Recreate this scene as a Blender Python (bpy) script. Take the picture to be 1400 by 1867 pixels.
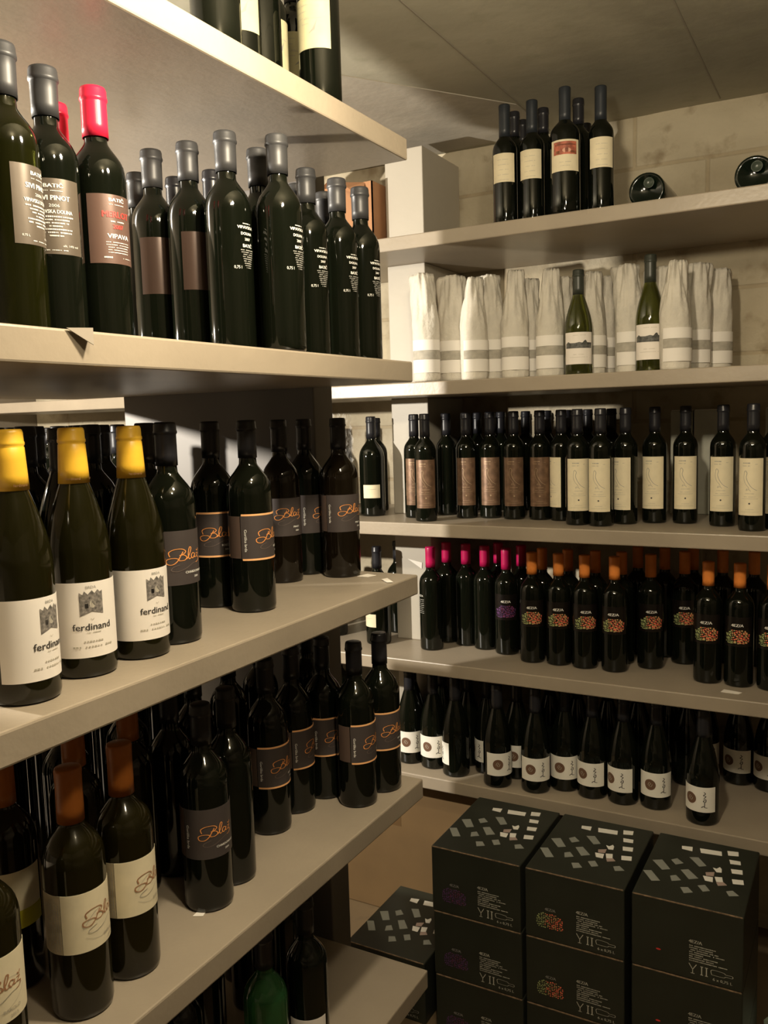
import bpy, bmesh, math, random
from mathutils import Vector, Matrix

for o in list(bpy.data.objects):
    bpy.data.objects.remove(o)
C = bpy.context.scene.collection
scn = bpy.context.scene

# ------------------------------------------------------------------ camera
R_ = ((0.87577, 0.02631, -0.48201), (0.48190, -0.10737, 0.86962), (-0.02887, -0.99387, -0.10671))
cam_d = bpy.data.cameras.new('camera')
cam = bpy.data.objects.new('camera', cam_d)
C.objects.link(cam)
cx = Vector([r[0] for r in R_]); cy = -Vector([r[1] for r in R_]); cz = -Vector([r[2] for r in R_])
cx.normalize(); cz.normalize(); cy = cz.cross(cx); cy.normalize(); cx = cy.cross(cz)
m = Matrix.Identity(4)
for i in range(3):
    m[i][0], m[i][1], m[i][2] = cx[i], cy[i], cz[i]
m[0][3], m[1][3], m[2][3] = 0.0, 0.0, 1.55
cam.matrix_world = m
cam_d.sensor_fit = 'VERTICAL'
cam_d.sensor_height = 36.0
cam_d.lens = 1583.0 / 1867.0 * 36.0
cam_d.clip_start = 0.02
scn.camera = cam

# ------------------------------------------------------------------ light and exposure
world = bpy.data.worlds.new('world')
scn.world = world
world.use_nodes = True
world.node_tree.nodes['Background'].inputs[0].default_value = (0.75, 0.78, 0.62, 1)
world.node_tree.nodes['Background'].inputs[1].default_value = 0.003

def lamp(name, kind, loc, energy, color, size):
    d = bpy.data.lights.new(name, kind)
    d.energy = energy; d.color = color; d.shadow_soft_size = size
    o = bpy.data.objects.new(name, d); C.objects.link(o); o.location = loc
    return o

# bulb over the aisle close to the left rack, just above the picture
lampA = lamp('aisle_bulb_light', 'POINT', (-0.38, 0.85, 2.10), 40.0, (1.0, 0.855, 0.625), 0.038)
# second bulb on the right of the aisle, beside the camera
lampB = lamp('rear_bulb_light', 'POINT', (0.02, 0.48, 2.30), 20.0, (1.0, 0.855, 0.62), 0.045)
# bulb in the parallel aisle on the other side of the left rack
lampC = lamp('side_aisle_bulb_light', 'POINT', (-2.20, 0.60, 1.75), 230.0, (1.0, 0.92, 0.79), 0.02)

scn.view_settings.view_transform = 'Standard'
scn.view_settings.look = 'None'
scn.view_settings.gamma = 1.0
scn.view_settings.use_curve_mapping = False
scn.view_settings.exposure = 0.02

# ------------------------------------------------------------------ materials
MATS = {}
def mat(name, col, rough=0.5, metal=0.0, spec=0.5, trans=0.0, bump=0.0, bscale=60.0, noise=0.0, nscale=8.0, coat=0.0, ior=1.5, col2=None):
    if name in MATS: return MATS[name]
    mt = bpy.data.materials.new(name); mt.use_nodes = True
    nt = mt.node_tree; b = nt.nodes['Principled BSDF']
    b.inputs['Base Color'].default_value = (*col, 1)
    b.inputs['Roughness'].default_value = rough
    b.inputs['Metallic'].default_value = metal
    b.inputs['Specular IOR Level'].default_value = spec
    b.inputs['Transmission Weight'].default_value = trans
    b.inputs['Coat Weight'].default_value = coat
    b.inputs['IOR'].default_value = ior
    tc = nt.nodes.new('ShaderNodeTexCoord')
    if noise or col2:
        n = nt.nodes.new('ShaderNodeTexNoise'); n.inputs['Scale'].default_value = nscale; n.inputs['Detail'].default_value = 5
        nt.links.new(tc.outputs['Object'], n.inputs['Vector'])
        rp = nt.nodes.new('ShaderNodeValToRGB')
        rp.color_ramp.elements[0].position = 0.32; rp.color_ramp.elements[1].position = 0.68
        c2 = col2 if col2 else tuple(min(1, c * (1 + noise)) for c in col)
        c1 = col if col2 else tuple(c * (1 - noise) for c in col)
        rp.color_ramp.elements[0].color = (*c1, 1); rp.color_ramp.elements[1].color = (*c2, 1)
        nt.links.new(n.outputs['Fac'], rp.inputs['Fac']); nt.links.new(rp.outputs['Color'], b.inputs['Base Color'])
    if bump:
        n = nt.nodes.new('ShaderNodeTexNoise'); n.inputs['Scale'].default_value = bscale; n.inputs['Detail'].default_value = 6
        nt.links.new(tc.outputs['Object'], n.inputs['Vector'])
        bp = nt.nodes.new('ShaderNodeBump'); bp.inputs['Strength'].default_value = bump; bp.inputs['Distance'].default_value = 0.01
        nt.links.new(n.outputs['Fac'], bp.inputs['Height']); nt.links.new(bp.outputs['Normal'], b.inputs['Normal'])
    MATS[name] = mt
    return mt

M_shelf = mat('shelf_paint', (0.34, 0.285, 0.215), 0.36, noise=0.09, nscale=5, bump=0.05, bscale=90)
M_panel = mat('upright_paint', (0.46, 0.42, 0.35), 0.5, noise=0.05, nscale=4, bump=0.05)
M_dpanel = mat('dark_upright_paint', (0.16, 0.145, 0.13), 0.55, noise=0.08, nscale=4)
M_glass = mat('dark_glass', (0.0035, 0.0045, 0.0025), 0.055, spec=0.5)
M_brownglass = mat('brown_black_glass', (0.006, 0.004, 0.002), 0.055, spec=0.5)
M_olive = mat('olive_glass', (0.20, 0.22, 0.04), 0.05, trans=0.92)
M_olived = mat('dark_olive_glass', (0.012, 0.013, 0.002), 0.06, trans=0.55)
M_green = mat('green_glass', (0.04, 0.16, 0.05), 0.03, trans=0.6)
M_capblack = mat('black_foil', (0.018, 0.018, 0.022), 0.33)
M_capgrey = mat('grey_foil', (0.05, 0.05, 0.052), 0.45, metal=0.2)
M_capyellow = mat('yellow_foil', (0.88, 0.52, 0.045), 0.36, noise=0.05, nscale=30)
M_caporange = mat('orange_foil', (0.85, 0.27, 0.05), 0.38, noise=0.06, nscale=40)
M_capbrown = mat('copper_orange_foil', (0.42, 0.13, 0.02), 0.4, noise=0.08, nscale=40)
M_capred = mat('red_foil', (0.70, 0.02, 0.06), 0.3)
M_capmagenta = mat('magenta_foil', (0.50, 0.008, 0.09), 0.35)
M_cream = mat('cream_paper', (0.80, 0.71, 0.50), 0.7, noise=0.05, nscale=40)
M_white = mat('white_paper', (0.86, 0.80, 0.73), 0.65)
M_white2 = mat('white_card', (0.88, 0.85, 0.77), 0.65)
M_darklab = mat('charcoal_paper', (0.060, 0.048, 0.045), 0.5)
M_backlab = mat('brown_back_paper', (0.10, 0.065, 0.05), 0.5)
M_greybrown = mat('bronze_grey_paper', (0.13, 0.105, 0.08), 0.34, metal=0.3, noise=0.12, nscale=18)
M_brownfoil = mat('bronze_etched_paper', (0.20, 0.12, 0.075), 0.36, metal=0.35, noise=0.25, nscale=70)
M_ink = mat('black_ink', (0.05, 0.045, 0.04), 0.6)
M_inkgrey = mat('grey_ink', (0.20, 0.18, 0.16), 0.6, noise=0.6, nscale=260)
M_inksoft = mat('pale_grey_ink', (0.48, 0.44, 0.36), 0.6)
M_inkbrown = mat('brown_ink', (0.24, 0.12, 0.05), 0.6)
M_inkwhite = mat('white_ink', (0.82, 0.80, 0.74), 0.5)
M_inkorange = mat('copper_ink', (0.90, 0.36, 0.10), 0.45)
M_inkpeach = mat('peach_ink', (0.95, 0.50, 0.22), 0.45)
M_inkred = mat('red_ink', (0.70, 0.05, 0.04), 0.5)
M_inkdull = mat('dull_brown_ink', (0.17, 0.13, 0.11), 0.5)
M_inkgreen = mat("moss_ink", (0.42, 0.48, 0.20), 0.5)
M_inkpurple = mat('purple_ink', (0.14, 0.05, 0.18), 0.5)
M_inkmidgrey = mat('stone_grey_ink', (0.33, 0.32, 0.29), 0.6)
M_inkcoral = mat("coral_ink", (1.0, 0.22, 0.12), 0.5)
M_gold = mat('pale_bronze_ink', (0.50, 0.36, 0.22), 0.35, metal=0.4)
M_sticker = mat('yellow_sticker', (0.55, 0.50, 0.03), 0.6)
M_tissue = mat('white_tissue', (0.64, 0.60, 0.52), 0.8, noise=0.07, nscale=25, bump=0.6, bscale=38)
M_tisslab = mat('print_seen_through_tissue', (0.86, 0.82, 0.76), 0.8)
M_tissgrey = mat('grey_print_seen_through_tissue', (0.42, 0.39, 0.33), 0.8, noise=0.15, nscale=60)
M_box = mat('black_board', (0.022, 0.024, 0.016), 0.5, noise=0.15, nscale=10)
M_boxedge = mat('worn_board_edge', (0.22, 0.15, 0.09), 0.8, noise=0.5, nscale=90)
M_cardboard = mat('brown_cardboard', (0.42, 0.21, 0.10), 0.8, noise=0.1, nscale=12)
M_carton = mat('pale_carton', (0.50, 0.50, 0.42), 0.7, noise=0.08, nscale=20)
M_scrap = mat('paper_scrap', (0.85, 0.80, 0.72), 0.7)
M_tagdark = mat('grey_tape', (0.20, 0.17, 0.13), 0.7)

def rough_stone(name, c1, c2, c3, brick=False):
    mt = bpy.data.materials.new(name); mt.use_nodes = True
    nt = mt.node_tree; b = nt.nodes['Principled BSDF']; b.inputs['Roughness'].default_value = 0.85
    N = nt.nodes.new; Lk = nt.links.new
    tc = N('ShaderNodeTexCoord')
    n1 = N('ShaderNodeTexNoise'); n1.inputs['Scale'].default_value = 2.6 if brick else 1.1; n1.inputs['Detail'].default_value = 8; n1.inputs['Distortion'].default_value = 0.6
    Lk(tc.outputs['Object'], n1.inputs['Vector'])
    r1 = N('ShaderNodeValToRGB'); r1.color_ramp.elements[0].position = 0.36; r1.color_ramp.elements[1].position = 0.66
    r1.color_ramp.elements[0].color = (*c1, 1); r1.color_ramp.elements[1].color = (*c2, 1)
    Lk(n1.outputs['Fac'], r1.inputs['Fac'])
    n2 = N('ShaderNodeTexNoise'); n2.inputs['Scale'].default_value = 14; n2.inputs['Detail'].default_value = 6
    Lk(tc.outputs['Object'], n2.inputs['Vector'])
    r2 = N('ShaderNodeValToRGB'); r2.color_ramp.elements[0].position = 0.55; r2.color_ramp.elements[1].position = 0.72
    r2.color_ramp.elements[0].color = (0, 0, 0, 1); r2.color_ramp.elements[1].color = (1, 1, 1, 1)
    Lk(n2.outputs['Fac'], r2.inputs['Fac'])
    mx = N('ShaderNodeMix'); mx.data_type = 'RGBA'
    Lk(r2.outputs['Color'], mx.inputs[0]); Lk(r1.outputs['Color'], mx.inputs[6]); mx.inputs[7].default_value = (*c3, 1)
    out = mx.outputs[2]
    bp = N('ShaderNodeBump'); bp.inputs['Strength'].default_value = 0.7 if brick else 0.10; bp.inputs['Distance'].default_value = 0.02
    if brick:
        mp = N('ShaderNodeMapping'); Lk(tc.outputs['Object'], mp.inputs['Vector'])
        sx = N('ShaderNodeSeparateXYZ'); cb = N('ShaderNodeCombineXYZ')
        Lk(mp.outputs['Vector'], sx.inputs[0]); Lk(sx.outputs['X'], cb.inputs['X']); Lk(sx.outputs['Z'], cb.inputs['Y'])
        br = N('ShaderNodeTexBrick'); br.inputs['Scale'].default_value = 1.0
        br.inputs['Brick Width'].default_value = 0.42; br.inputs['Row Height'].default_value = 0.19
        br.inputs['Mortar Size'].default_value = 0.008; br.inputs['Mortar Smooth'].default_value = 0.6
        br.inputs['Color1'].default_value = (1, 1, 1, 1); br.inputs['Color2'].default_value = (0.90, 0.88, 0.86, 1); br.inputs['Mortar'].default_value = (0.80, 0.74, 0.66, 1)
        Lk(cb.outputs[0], br.inputs['Vector'])
        m2 = N('ShaderNodeMix'); m2.data_type = 'RGBA'; m2.blend_type = 'MULTIPLY'; m2.inputs[0].default_value = 0.75
        Lk(out, m2.inputs[6]); Lk(br.outputs['Color'], m2.inputs[7]); out = m2.outputs[2]
        md = N('ShaderNodeMath'); md.operation = 'MULTIPLY_ADD'; md.inputs[1].default_value = -0.15
        Lk(br.outputs['Fac'], md.inputs[0]); Lk(n2.outputs['Fac'], md.inputs[2]); Lk(md.outputs[0], bp.inputs['Height'])
    else:
        Lk(n2.outputs['Fac'], bp.inputs['Height'])
    Lk(out, b.inputs['Base Color']); Lk(bp.outputs['Normal'], b.inputs['Normal'])
    return mt
M_wall = rough_stone('rough_block_wall', (0.42, 0.36, 0.25), (0.66, 0.59, 0.44), (0.36, 0.29, 0.19), True)
M_ceil = rough_stone('raw_concrete', (0.25, 0.23, 0.17), (0.46, 0.43, 0.33), (0.36, 0.34, 0.25))
M_floor = rough_stone('screed_floor', (0.12, 0.08, 0.04), (0.17, 0.115, 0.055), (0.10, 0.07, 0.035))

# ------------------------------------------------------------------ mesh helpers
def me(name, verts, faces, mats, smooth=False, fm=None):
    d = bpy.data.meshes.new(name)
    d.from_pydata([tuple(v) for v in verts], [], faces)
    for k in (mats if isinstance(mats, (list, tuple)) else [mats]): d.materials.append(k)
    if fm:
        for p, i in zip(d.polygons, fm): p.material_index = i
    if smooth:
        for p in d.polygons: p.use_smooth = True
    d.update()
    return d

def link(name, data, parent=None, loc=None, rz=0.0):
    o = bpy.data.objects.new(name, data); C.objects.link(o)
    if parent: o.parent = parent
    if loc is not None: o.location = loc
    if rz: o.rotation_euler[2] = rz
    return o

def tag(o, label, cat, group=None, kind=None):
    if label: o['label'] = label
    if cat: o['category'] = cat
    if group: o['group'] = group
    if kind: o['kind'] = kind
    return o

def box_me(name, x0, x1, y0, y1, z0, z1, m_, bev=0.003):
    bm = bmesh.new()
    bmesh.ops.create_cube(bm, size=1)
    for v in bm.verts:
        v.co = Vector((x0 + (v.co.x + .5) * (x1 - x0), y0 + (v.co.y + .5) * (y1 - y0), z0 + (v.co.z + .5) * (z1 - z0)))
    if bev:
        bmesh.ops.bevel(bm, geom=bm.edges[:], offset=bev, segments=2, affect='EDGES', profile=0.5)
    d = bpy.data.meshes.new(name); bm.to_mesh(d); bm.free()
    d.materials.append(m_)
    return d

def lathe(name, prof, m_, seg=32, wob=None):
    verts, faces = [], []
    rings = []
    for r, z in prof:
        if r < 1e-6:
            rings.append([len(verts)]); verts.append((0, 0, z))
        else:
            ids = []
            for i in range(seg):
                a = 2 * math.pi * i / seg
                rr, dx, dy = r, 0, 0
                if wob: rr, dx, dy = wob(r, a, z)
                ids.append(len(verts)); verts.append((rr * math.cos(a) + dx, rr * math.sin(a) + dy, z))
            rings.append(ids)
    for A, B in zip(rings, rings[1:]):
        if len(A) == 1 and len(B) == 1: continue
        for i in range(seg):
            j = (i + 1) % seg
            if len(A) == 1: faces.append((A[0], B[j], B[i]))
            elif len(B) == 1: faces.append((A[i], A[j], B[0]))
            else: faces.append((A[i], A[j], B[j], B[i]))
    return me(name, verts, faces, m_, True)

BORD = ((0, 1), (.12, .992), (.26, .955), (.4, .88), (.54, .74), (.66, .56), (.77, .37), (.87, .2), (.95, .08), (1, .03))
BURG = ((0, 1), (.12, .975), (.25, .90), (.38, .79), (.52, .63), (.65, .46), (.78, .28), (.89, .12), (1, .02))
def glass_me(name, R, H, zsh, znk, m_, curve=BORD, rn=.0138):
    p = [(0, .014), (R * .45, .011), (R * .8, .001), (R * .9, 0), (R * .97, .002), (R, .008), (R, .05), (R, .1 if zsh > .12 else zsh * .7)]
    p += [(rn + (R - rn) * f, zsh + (znk - zsh) * t) for t, f in curve]
    p += [(rn, znk + .01), (rn * .97, H - .022), (rn + .0012, H - .018), (rn + .0014, H - .005), (rn - .001, H - .001), (rn - .004, H - .001), (0, H - .004)]
    return lathe(name, p, m_)

def cap_me(name, H, zc, m_, rn=.0138, r0=None, r1=None, ridge=True):
    r0 = r0 or rn + .0016; r1 = r1 or rn + .0012
    p = [(r0 - .001, zc + .0005), (r0, zc)]
    for t in (.25, .5, .7): p.append((r0 + (r1 - r0) * t, zc + (H - zc) * t))
    if ridge:
        zr = H - (H - zc) * .24
        p += [(r1 + .0002, zr - .003), (r1 + .0016, zr - .001), (r1 + .0016, zr + .0015), (r1 + .0009, zr + .003)]
    p += [(r1 + .0006, H - .004), (r1 - .0004, H - .0008), (r1 - .002, H), (0, H + .0004)]
    return lathe(name, p, m_, 28)

def patch_me(name, R, z0, z1, a0, a1, m_, off=.0004, tilt=0.0):
    n = max(4, int((a1 - a0) / math.radians(6)))
    vs, fs = [], []
    for i in range(n + 1):
        a = a0 + (a1 - a0) * i / n
        for z in (z0, z1): vs.append(((R + off) * math.cos(a), (R + off) * math.sin(a), z))
    for i in range(n): fs.append((2 * i, 2 * i + 2, 2 * i + 3, 2 * i + 1))
    k = len(fs); b0 = len(vs)
    for i in range(n + 1):                      # cut edge of the paper
        a = a0 + (a1 - a0) * i / n
        for rr in (R + off, R + off * .2):
            for z in (z0, z1): vs.append((rr * math.cos(a), rr * math.sin(a), z))
    for i in range(n):
        b = b0 + 4 * i; c = b + 4
        fs += [(b, b + 2, c + 2, c), (b + 1, c + 1, c + 3, b + 3)]
    e = b0 + 4 * n
    fs += [(b0, b0 + 1, b0 + 3, b0 + 2), (e, e + 2, e + 3, e + 1)]
    d = me(name, vs, fs, m_, False)
    for i in range(k): d.polygons[i].use_smooth = True
    return d

_tc = {}
def text_geo(s, size):
    k = (s, size)
    if k not in _tc:
        cu = bpy.data.curves.new('t', 'FONT'); cu.body = s; cu.size = size; cu.align_x = 'CENTER'; cu.resolution_u = 2
        o = bpy.data.objects.new('t', cu); C.objects.link(o)
        dg = bpy.context.evaluated_depsgraph_get()
        ev = o.evaluated_get(dg); mm = ev.to_mesh()
        _tc[k] = ([(v.co.x, v.co.y) for v in mm.vertices], [tuple(p.vertices) for p in mm.polygons])
        ev.to_mesh_clear()
        bpy.data.objects.remove(o); bpy.data.curves.remove(cu)
    return _tc[k]

class Art:
    """flat print in label coordinates (u to the right, v up, metres), laid on a cylinder or a plane"""
    def __init__(s): s.v = []; s.f = []; s.m = []; s.mats = []
    def mi(s, m_):
        if m_ not in s.mats: s.mats.append(m_)
        return s.mats.index(m_)
    def poly(s, pts, m_):
        b = len(s.v); s.v += list(pts); s.f.append(tuple(range(b, b + len(pts)))); s.m.append(s.mi(m_))
        return s
    def rect(s, u, v, w, h, m_): return s.poly([(u - w / 2, v - h / 2), (u + w / 2, v - h / 2), (u + w / 2, v + h / 2), (u - w / 2, v + h / 2)], m_)
    def disc(s, u, v, r, m_, n=20, ry=None):
        ry = ry or r
        return s.poly([(u + r * math.cos(2 * math.pi * i / n), v + ry * math.sin(2 * math.pi * i / n)) for i in range(n)], m_)
    def text(s, t, size, u, v, m_, rot=0.0, sx=1.0, bold=0):
        V, F = text_geo(t, size)
        c, n = math.cos(rot), math.sin(rot)
        for du in ((0, bold) if bold else (0,)):
            b = len(s.v)
            s.v += [(u + (x * sx + du) * c - y * n, v + (x * sx + du) * n + y * c) for x, y in V]
            for f in F: s.f.append(tuple(b + i for i in f)); s.m.append(s.mi(m_))
        return s
    def stroke(s, pts, w, m_, closed=False):
        # smooth ribbon through control points
        P = []
        n = len(pts)
        for i in range(n - 1):
            p0, p1, p2, p3 = pts[max(i - 1, 0)], pts[i], pts[i + 1], pts[min(i + 2, n - 1)]
            for k in range(6):
                t = k / 6
                P.append(tuple(.5 * ((2 * p1[j]) + (-p0[j] + p2[j]) * t + (2 * p0[j] - 5 * p1[j] + 4 * p2[j] - p3[j]) * t * t + (-p0[j] + 3 * p1[j] - 3 * p2[j] + p3[j]) * t ** 3) for j in (0, 1)))
        P.append(pts[-1])
        L, Rr = [], []
        for i, p in enumerate(P):
            a, b = P[max(i - 1, 0)], P[min(i + 1, len(P) - 1)]
            dx, dy = b[0] - a[0], b[1] - a[1]; l = math.hypot(dx, dy) or 1
            ww = w * (.55 + .45 * abs(dy) / l) / 2
            L.append((p[0] - dy / l * ww, p[1] + dx / l * ww)); Rr.append((p[0] + dy / l * ww, p[1] - dx / l * ww))
        b = len(s.v)
        for l, r in zip(L, Rr): s.v += [l, r]
        k = s.mi(m_)
        for i in range(len(P) - 1): s.f.append((b + 2 * i + 1, b + 2 * i + 3, b + 2 * i + 2, b + 2 * i)); s.m.append(k)
        return s
    def mesh(s, name, R=None, off=.0009, z=0.0, fit=None):
        if fit: R = fit
        bm = bmesh.new()
        vs = [bm.verts.new((x, y, 0)) for x, y in s.v]
        for f, k in zip(s.f, s.m):
            try:
                q = bm.faces.new([vs[i] for i in f]); q.material_index = k
            except ValueError: pass
        if R:
            u0 = min(x for x, y in s.v); u1 = max(x for x, y in s.v)
            u = math.ceil(u0 / .004) * .004
            while u < u1:
                bmesh.ops.bisect_plane(bm, geom=bm.verts[:] + bm.edges[:] + bm.faces[:], plane_co=(u, 0, 0), plane_no=(1, 0, 0))
                u += .004
            for v in bm.verts:
                a = v.co.x / R; zz = v.co.y + z
                v.co = Vector(((R + off) * math.cos(a), (R + off) * math.sin(a), zz))
        bm.normal_update()
        d = bpy.data.meshes.new(name); bm.to_mesh(d); bm.free()
        for k in s.mats: d.materials.append(k)
        return d

D = math.radians
random.seed(5)
def bars(A, u, v, w, h, n, m_, seed=0):
    """one line of print too small to read: n little blocks"""
    rr = random.Random(seed); x = u - w / 2; st = w / n
    for i in range(n):
        ww = st * rr.uniform(.5, .85)
        if rr.random() < .88: A.rect(x + st * (i + .5), v, ww, h * rr.uniform(.75, 1), m_)
    return A
def ftext(A, t, u, v, width, height, m_, rot=0.0, bold=0):
    V, F = text_geo(t, 1.0)
    w = max(x for x, y in V) - min(x for x, y in V)
    h = height / .72
    return A.text(t, h, u, v - height / 2 * (0 if rot else 1), m_, rot, width / (w * h), bold)
SCRIPT = ([(-4, 7), (-7, 2), (-11, -4), (-16, -7), (-21, -6), (-22, -2), (-18, 0), (-12, 0), (-8, -2)],
          [(-18, 2), (-19, 7), (-13, 10), (-5, 10), (-1, 7), (-4, 4), (-8, 3), (-3, 3), (0, 0), (-3, -3), (-9, -3)],
          [(0, -2), (4, 4), (6, 10), (4, 11), (2, 4), (3, -2), (6, -1)],
          [(11, 3), (8, 4), (6, 1), (8, -2), (11, 1), (12, 3), (11, -1), (14, -1)],
          [(14, 3), (18, 3), (15, -1), (19, -2), (17, -6), (13, -7)], [(15, 7), (17, 5.5), (19, 8)])
FLOUR = [(-8, -9), (-15, -12), (-17, -16), (-11, -18), (-2, -15), (8, -9), (16, -8), (20, -5)]
def script(A, v, m_, m2, k=.0013, w=.0014):
    for s_ in SCRIPT: A.stroke([(x * k, v + y * k * .95) for x, y in s_], w, m_)
    if m2: A.stroke([(x * k, v + y * k * .8) for x, y in FLOUR], w * .7, m2)
    return A

KINDS = {}
def kind(name, body, cap=None, labels=(), extra=()):
    """body: mesh; cap: mesh; labels: (part name, mesh, own label or None, [(sub-part name, mesh)])"""
    KINDS[name] = (body, cap, labels, extra)

def g(name, R, H, zsh, znk, m_=None, curve=BORD, rn=.0138): return glass_me(name, R, H, zsh, znk, m_ or M_glass, curve, rn)

# plain bottles of the back rows
G_bord = g('bordeaux_glass', .0365, .31, .188, .238)
kind('plain_bordeaux', G_bord, cap_me('black_capsule', .31, .248, M_capblack))
G_slim = g('slim_glass', .0325, .318, .203, .246)
C_slim = cap_me('dark_capsule', .318, .250, M_capblack, rn=.0136)
kind('plain_slim', G_slim, C_slim)
# top back shelf
G_tall = g('tall_glass', .033, .315, .190, .232)
C_tall = cap_me('tall_capsule', .315, .228, mat('slate_foil', (0.022, 0.027, 0.034), 0.42), rn=.0138, ridge=False)
A = Art()
for i in range(5): bars(A, 0, .165 - i * .013, .030, .0012, 9, M_inksoft, i)
kind('cream_label', G_tall, C_tall, [('label', patch_me('cream_label', .033, .107, .182, D(-58), D(58), M_cream), None, [('lettering', A.mesh('faint_print', .033))])])
A = Art(); A.rect(0, .160, .062, .032, mat('dusky_red_ink', (0.42, 0.12, 0.07), 0.6, noise=0.5, nscale=60))
A.disc(.004, .154, .011, mat('pale_rose_ink', (0.72, 0.38, 0.26), 0.6), 16, .006); A.rect(-.018, .150, .010, .008, M_inkbrown); A.rect(.020, .150, .012, .006, M_inkbrown)
A.rect(0, .168, .058, .004, mat('rose_ink', (0.62, 0.28, 0.18), 0.6))
bars(A, 0, .125, .03, .0014, 8, M_inksoft, 3); bars(A, 0, .116, .024, .0012, 8, M_inksoft, 4)
kind('picture_label', g('wide_glass', .0385, .32, .195, .238), cap_me('wide_capsule', .32, .232, mat('slate_foil', (0, 0, 0)), rn=.0138, ridge=False),
     [('label', patch_me('picture_label', .0385, .103, .181, D(-60), D(60), M_cream), 'cream label with red landscape picture', [('picture', A.mesh('picture', .0385))])])
A = Art(); A.rect(.008, .150, .03, .0012, M_inksoft); A.poly([(.0, .125), (.012, .131), (.016, .147), (.008, .133)], M_inkmidgrey)
for i in range(4): bars(A, -.012, .172 - i * .01, .028, .0013, 8, M_inksoft, i)
kind('cream_label_big', g('large_glass', .036, .31, .195, .240), cap_me('large_capsule', .31, .245, M_capblack),
     [('label', patch_me('olive_cream_label', .036, .102, .184, D(-62), D(62), mat('yellowed_paper', (0.62, 0.58, 0.36), 0.7, noise=0.1, nscale=30)), None, [('lettering', A.mesh('big_print', .036))])])
# tissue-wrapped bottles
def wrap_me(name, R, H, top, lean, seed, m_, tail=0):
    rr = random.Random(seed); ph = [rr.uniform(0, 6.28) for _ in range(6)]
    def wob(r, a, z):
        t = max(0, (z - .13) / (H - .13)); s_ = .0009 + .009 * t
        k = 1 + 0 * a
        d = s_ * (math.sin(3 * a + ph[0] + z * 22) * .6 + math.sin(7 * a + ph[1] - z * 38) * .35 + .3 * math.sin(13 * a + ph[2] + z * 15))
        if tail: d += .012 * max(0, t - .25) * max(0, math.cos(a - ph[3])) ** 4 * tail
        return (max(.003, r + d), lean[0] * t * t, lean[1] * t * t)
    p = [(0, .002), (R * .9, .001), (R, .004)]
    for i in range(1, 30):
        z = H * i / 30
        t = max(0, (z - .165) / (H - .165))
        p.append((R + .0008 - (R - top) * (t ** .95), z))
    p += [(top * .9, H), (top * .4, H - .003), (0, H - .008)]
    return lathe(name, p, m_, 48, wob)
for nm, top, lean, tail, sd in (('wrap_a', .027, (.004, -.006), 2.2, 3), ('wrap_b', .031, (-.004, .006), 1.4, 8), ('wrap_c', .0165, (.002, .002), 0, 5)):
    L = []
    for (z0, z1, m_) in ((.090, .120, M_tisslab), (.064, .0895, M_tissgrey), (.026, .0635, M_tisslab)):
        L.append(patch_me('band', .0395, z0, z1, D(-66), D(66), m_, off=.0026))
    kind(nm, None, None, [('tissue_wrap', wrap_me(nm, .0385, .31, top, lean, sd, M_tissue, tail), None,
        [('label_band', L[0]), ('picture_band', L[1]), ('label_band', L[2])])])
# green landscape bottles
A = Art(); A.rect(0, .0875, .078, .013, mat('dark_grey_picture_ink', (0.10, 0.10, 0.09), 0.6, noise=0.7, nscale=110))
A.poly([(-.039, .0938), (-.030, .100), (-.024, .096), (-.010, .0955), (.002, .098), (.010, .096), (.016, .103), (.020, .104), (.024, .097), (.039, .0965), (.039, .0935), (-.039, .0935)], mat('dark_grey_picture_ink', (0, 0, 0)))
A.poly([(-.02, .081), (0, .0835), (.03, .082), (.039, .0805), (-.039, .0805)], M_inkmidgrey)
bars(A, 0, .118, .04, .001, 10, M_inksoft, 2); bars(A, 0, .062, .03, .0012, 9, M_inksoft, 5); bars(A, 0, .054, .05, .001, 14, M_inksoft, 6)
kind('green_pictured', g('green_burgundy_glass', .038, .312, .135, .245, M_olive, BURG), cap_me('dark_green_capsule', .312, .238, mat('dark_olive_foil', (0.035, 0.04, 0.03), 0.4)),
     [('label', patch_me('landscape_label', .038, .034, .127, D(-66), D(66), M_white), 'white label with grey landscape band', [('picture', A.mesh('landscape', .038))])])
# bird label bottles
def bird(mk, line, dot):
    A = Art(); R = .0325
    A.stroke([(-.013, .148), (-.010, .152), (-.006, .146), (-.008, .136), (-.004, .124), (.002, .114), (.008, .108), (.017, .103)], .0013, mk)
    A.stroke([(-.013, .148), (-.014, .132), (-.010, .120), (-.003, .111), (-.001, .104)], .0009, mk)
    A.stroke([(-.005, .108), (-.008, .103), (-.002, .105), (.003, .101)], .0009, mk)
    ftextless = bars(A, -.008, .171, .018, .003, 6, mk, 1); bars(A, -.010, .164, .022, .0016, 8, mk, 2); bars(A, .016, .168, .008, .0014, 4, mk, 3)
    bars(A, 0, .095, .022, .0016, 7, line, 4); bars(A, 0, .087, .028, .0014, 10, line, 5); bars(A, 0, .055, .020, .001, 8, line, 6)
    A.rect(0, .082, .040, .0007, line); A.rect(0, .049, .044, .0006, line); A.disc(0, .070, .0022, dot)
    return A
kind('brown_bird', G_slim, C_slim, [('label', patch_me('bronze_label', .0325, .040, .183, D(-56), D(56), M_brownfoil), 'bronze brown bird label', [('print', bird(M_gold, M_gold, M_gold).mesh('bird_print_bronze', .0325))])])
kind('cream_bird', G_slim, C_slim, [('label', patch_me('tall_cream_label', .0325, .040, .183, D(-59), D(59), M_cream), 'tall cream bird label', [('print', bird(M_inkmidgrey, M_inksoft, M_ink).mesh('bird_print_grey', .0325))])])
A = Art(); bars(A, 0, .086, .03, .0016, 8, M_inksoft, 7)
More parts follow.
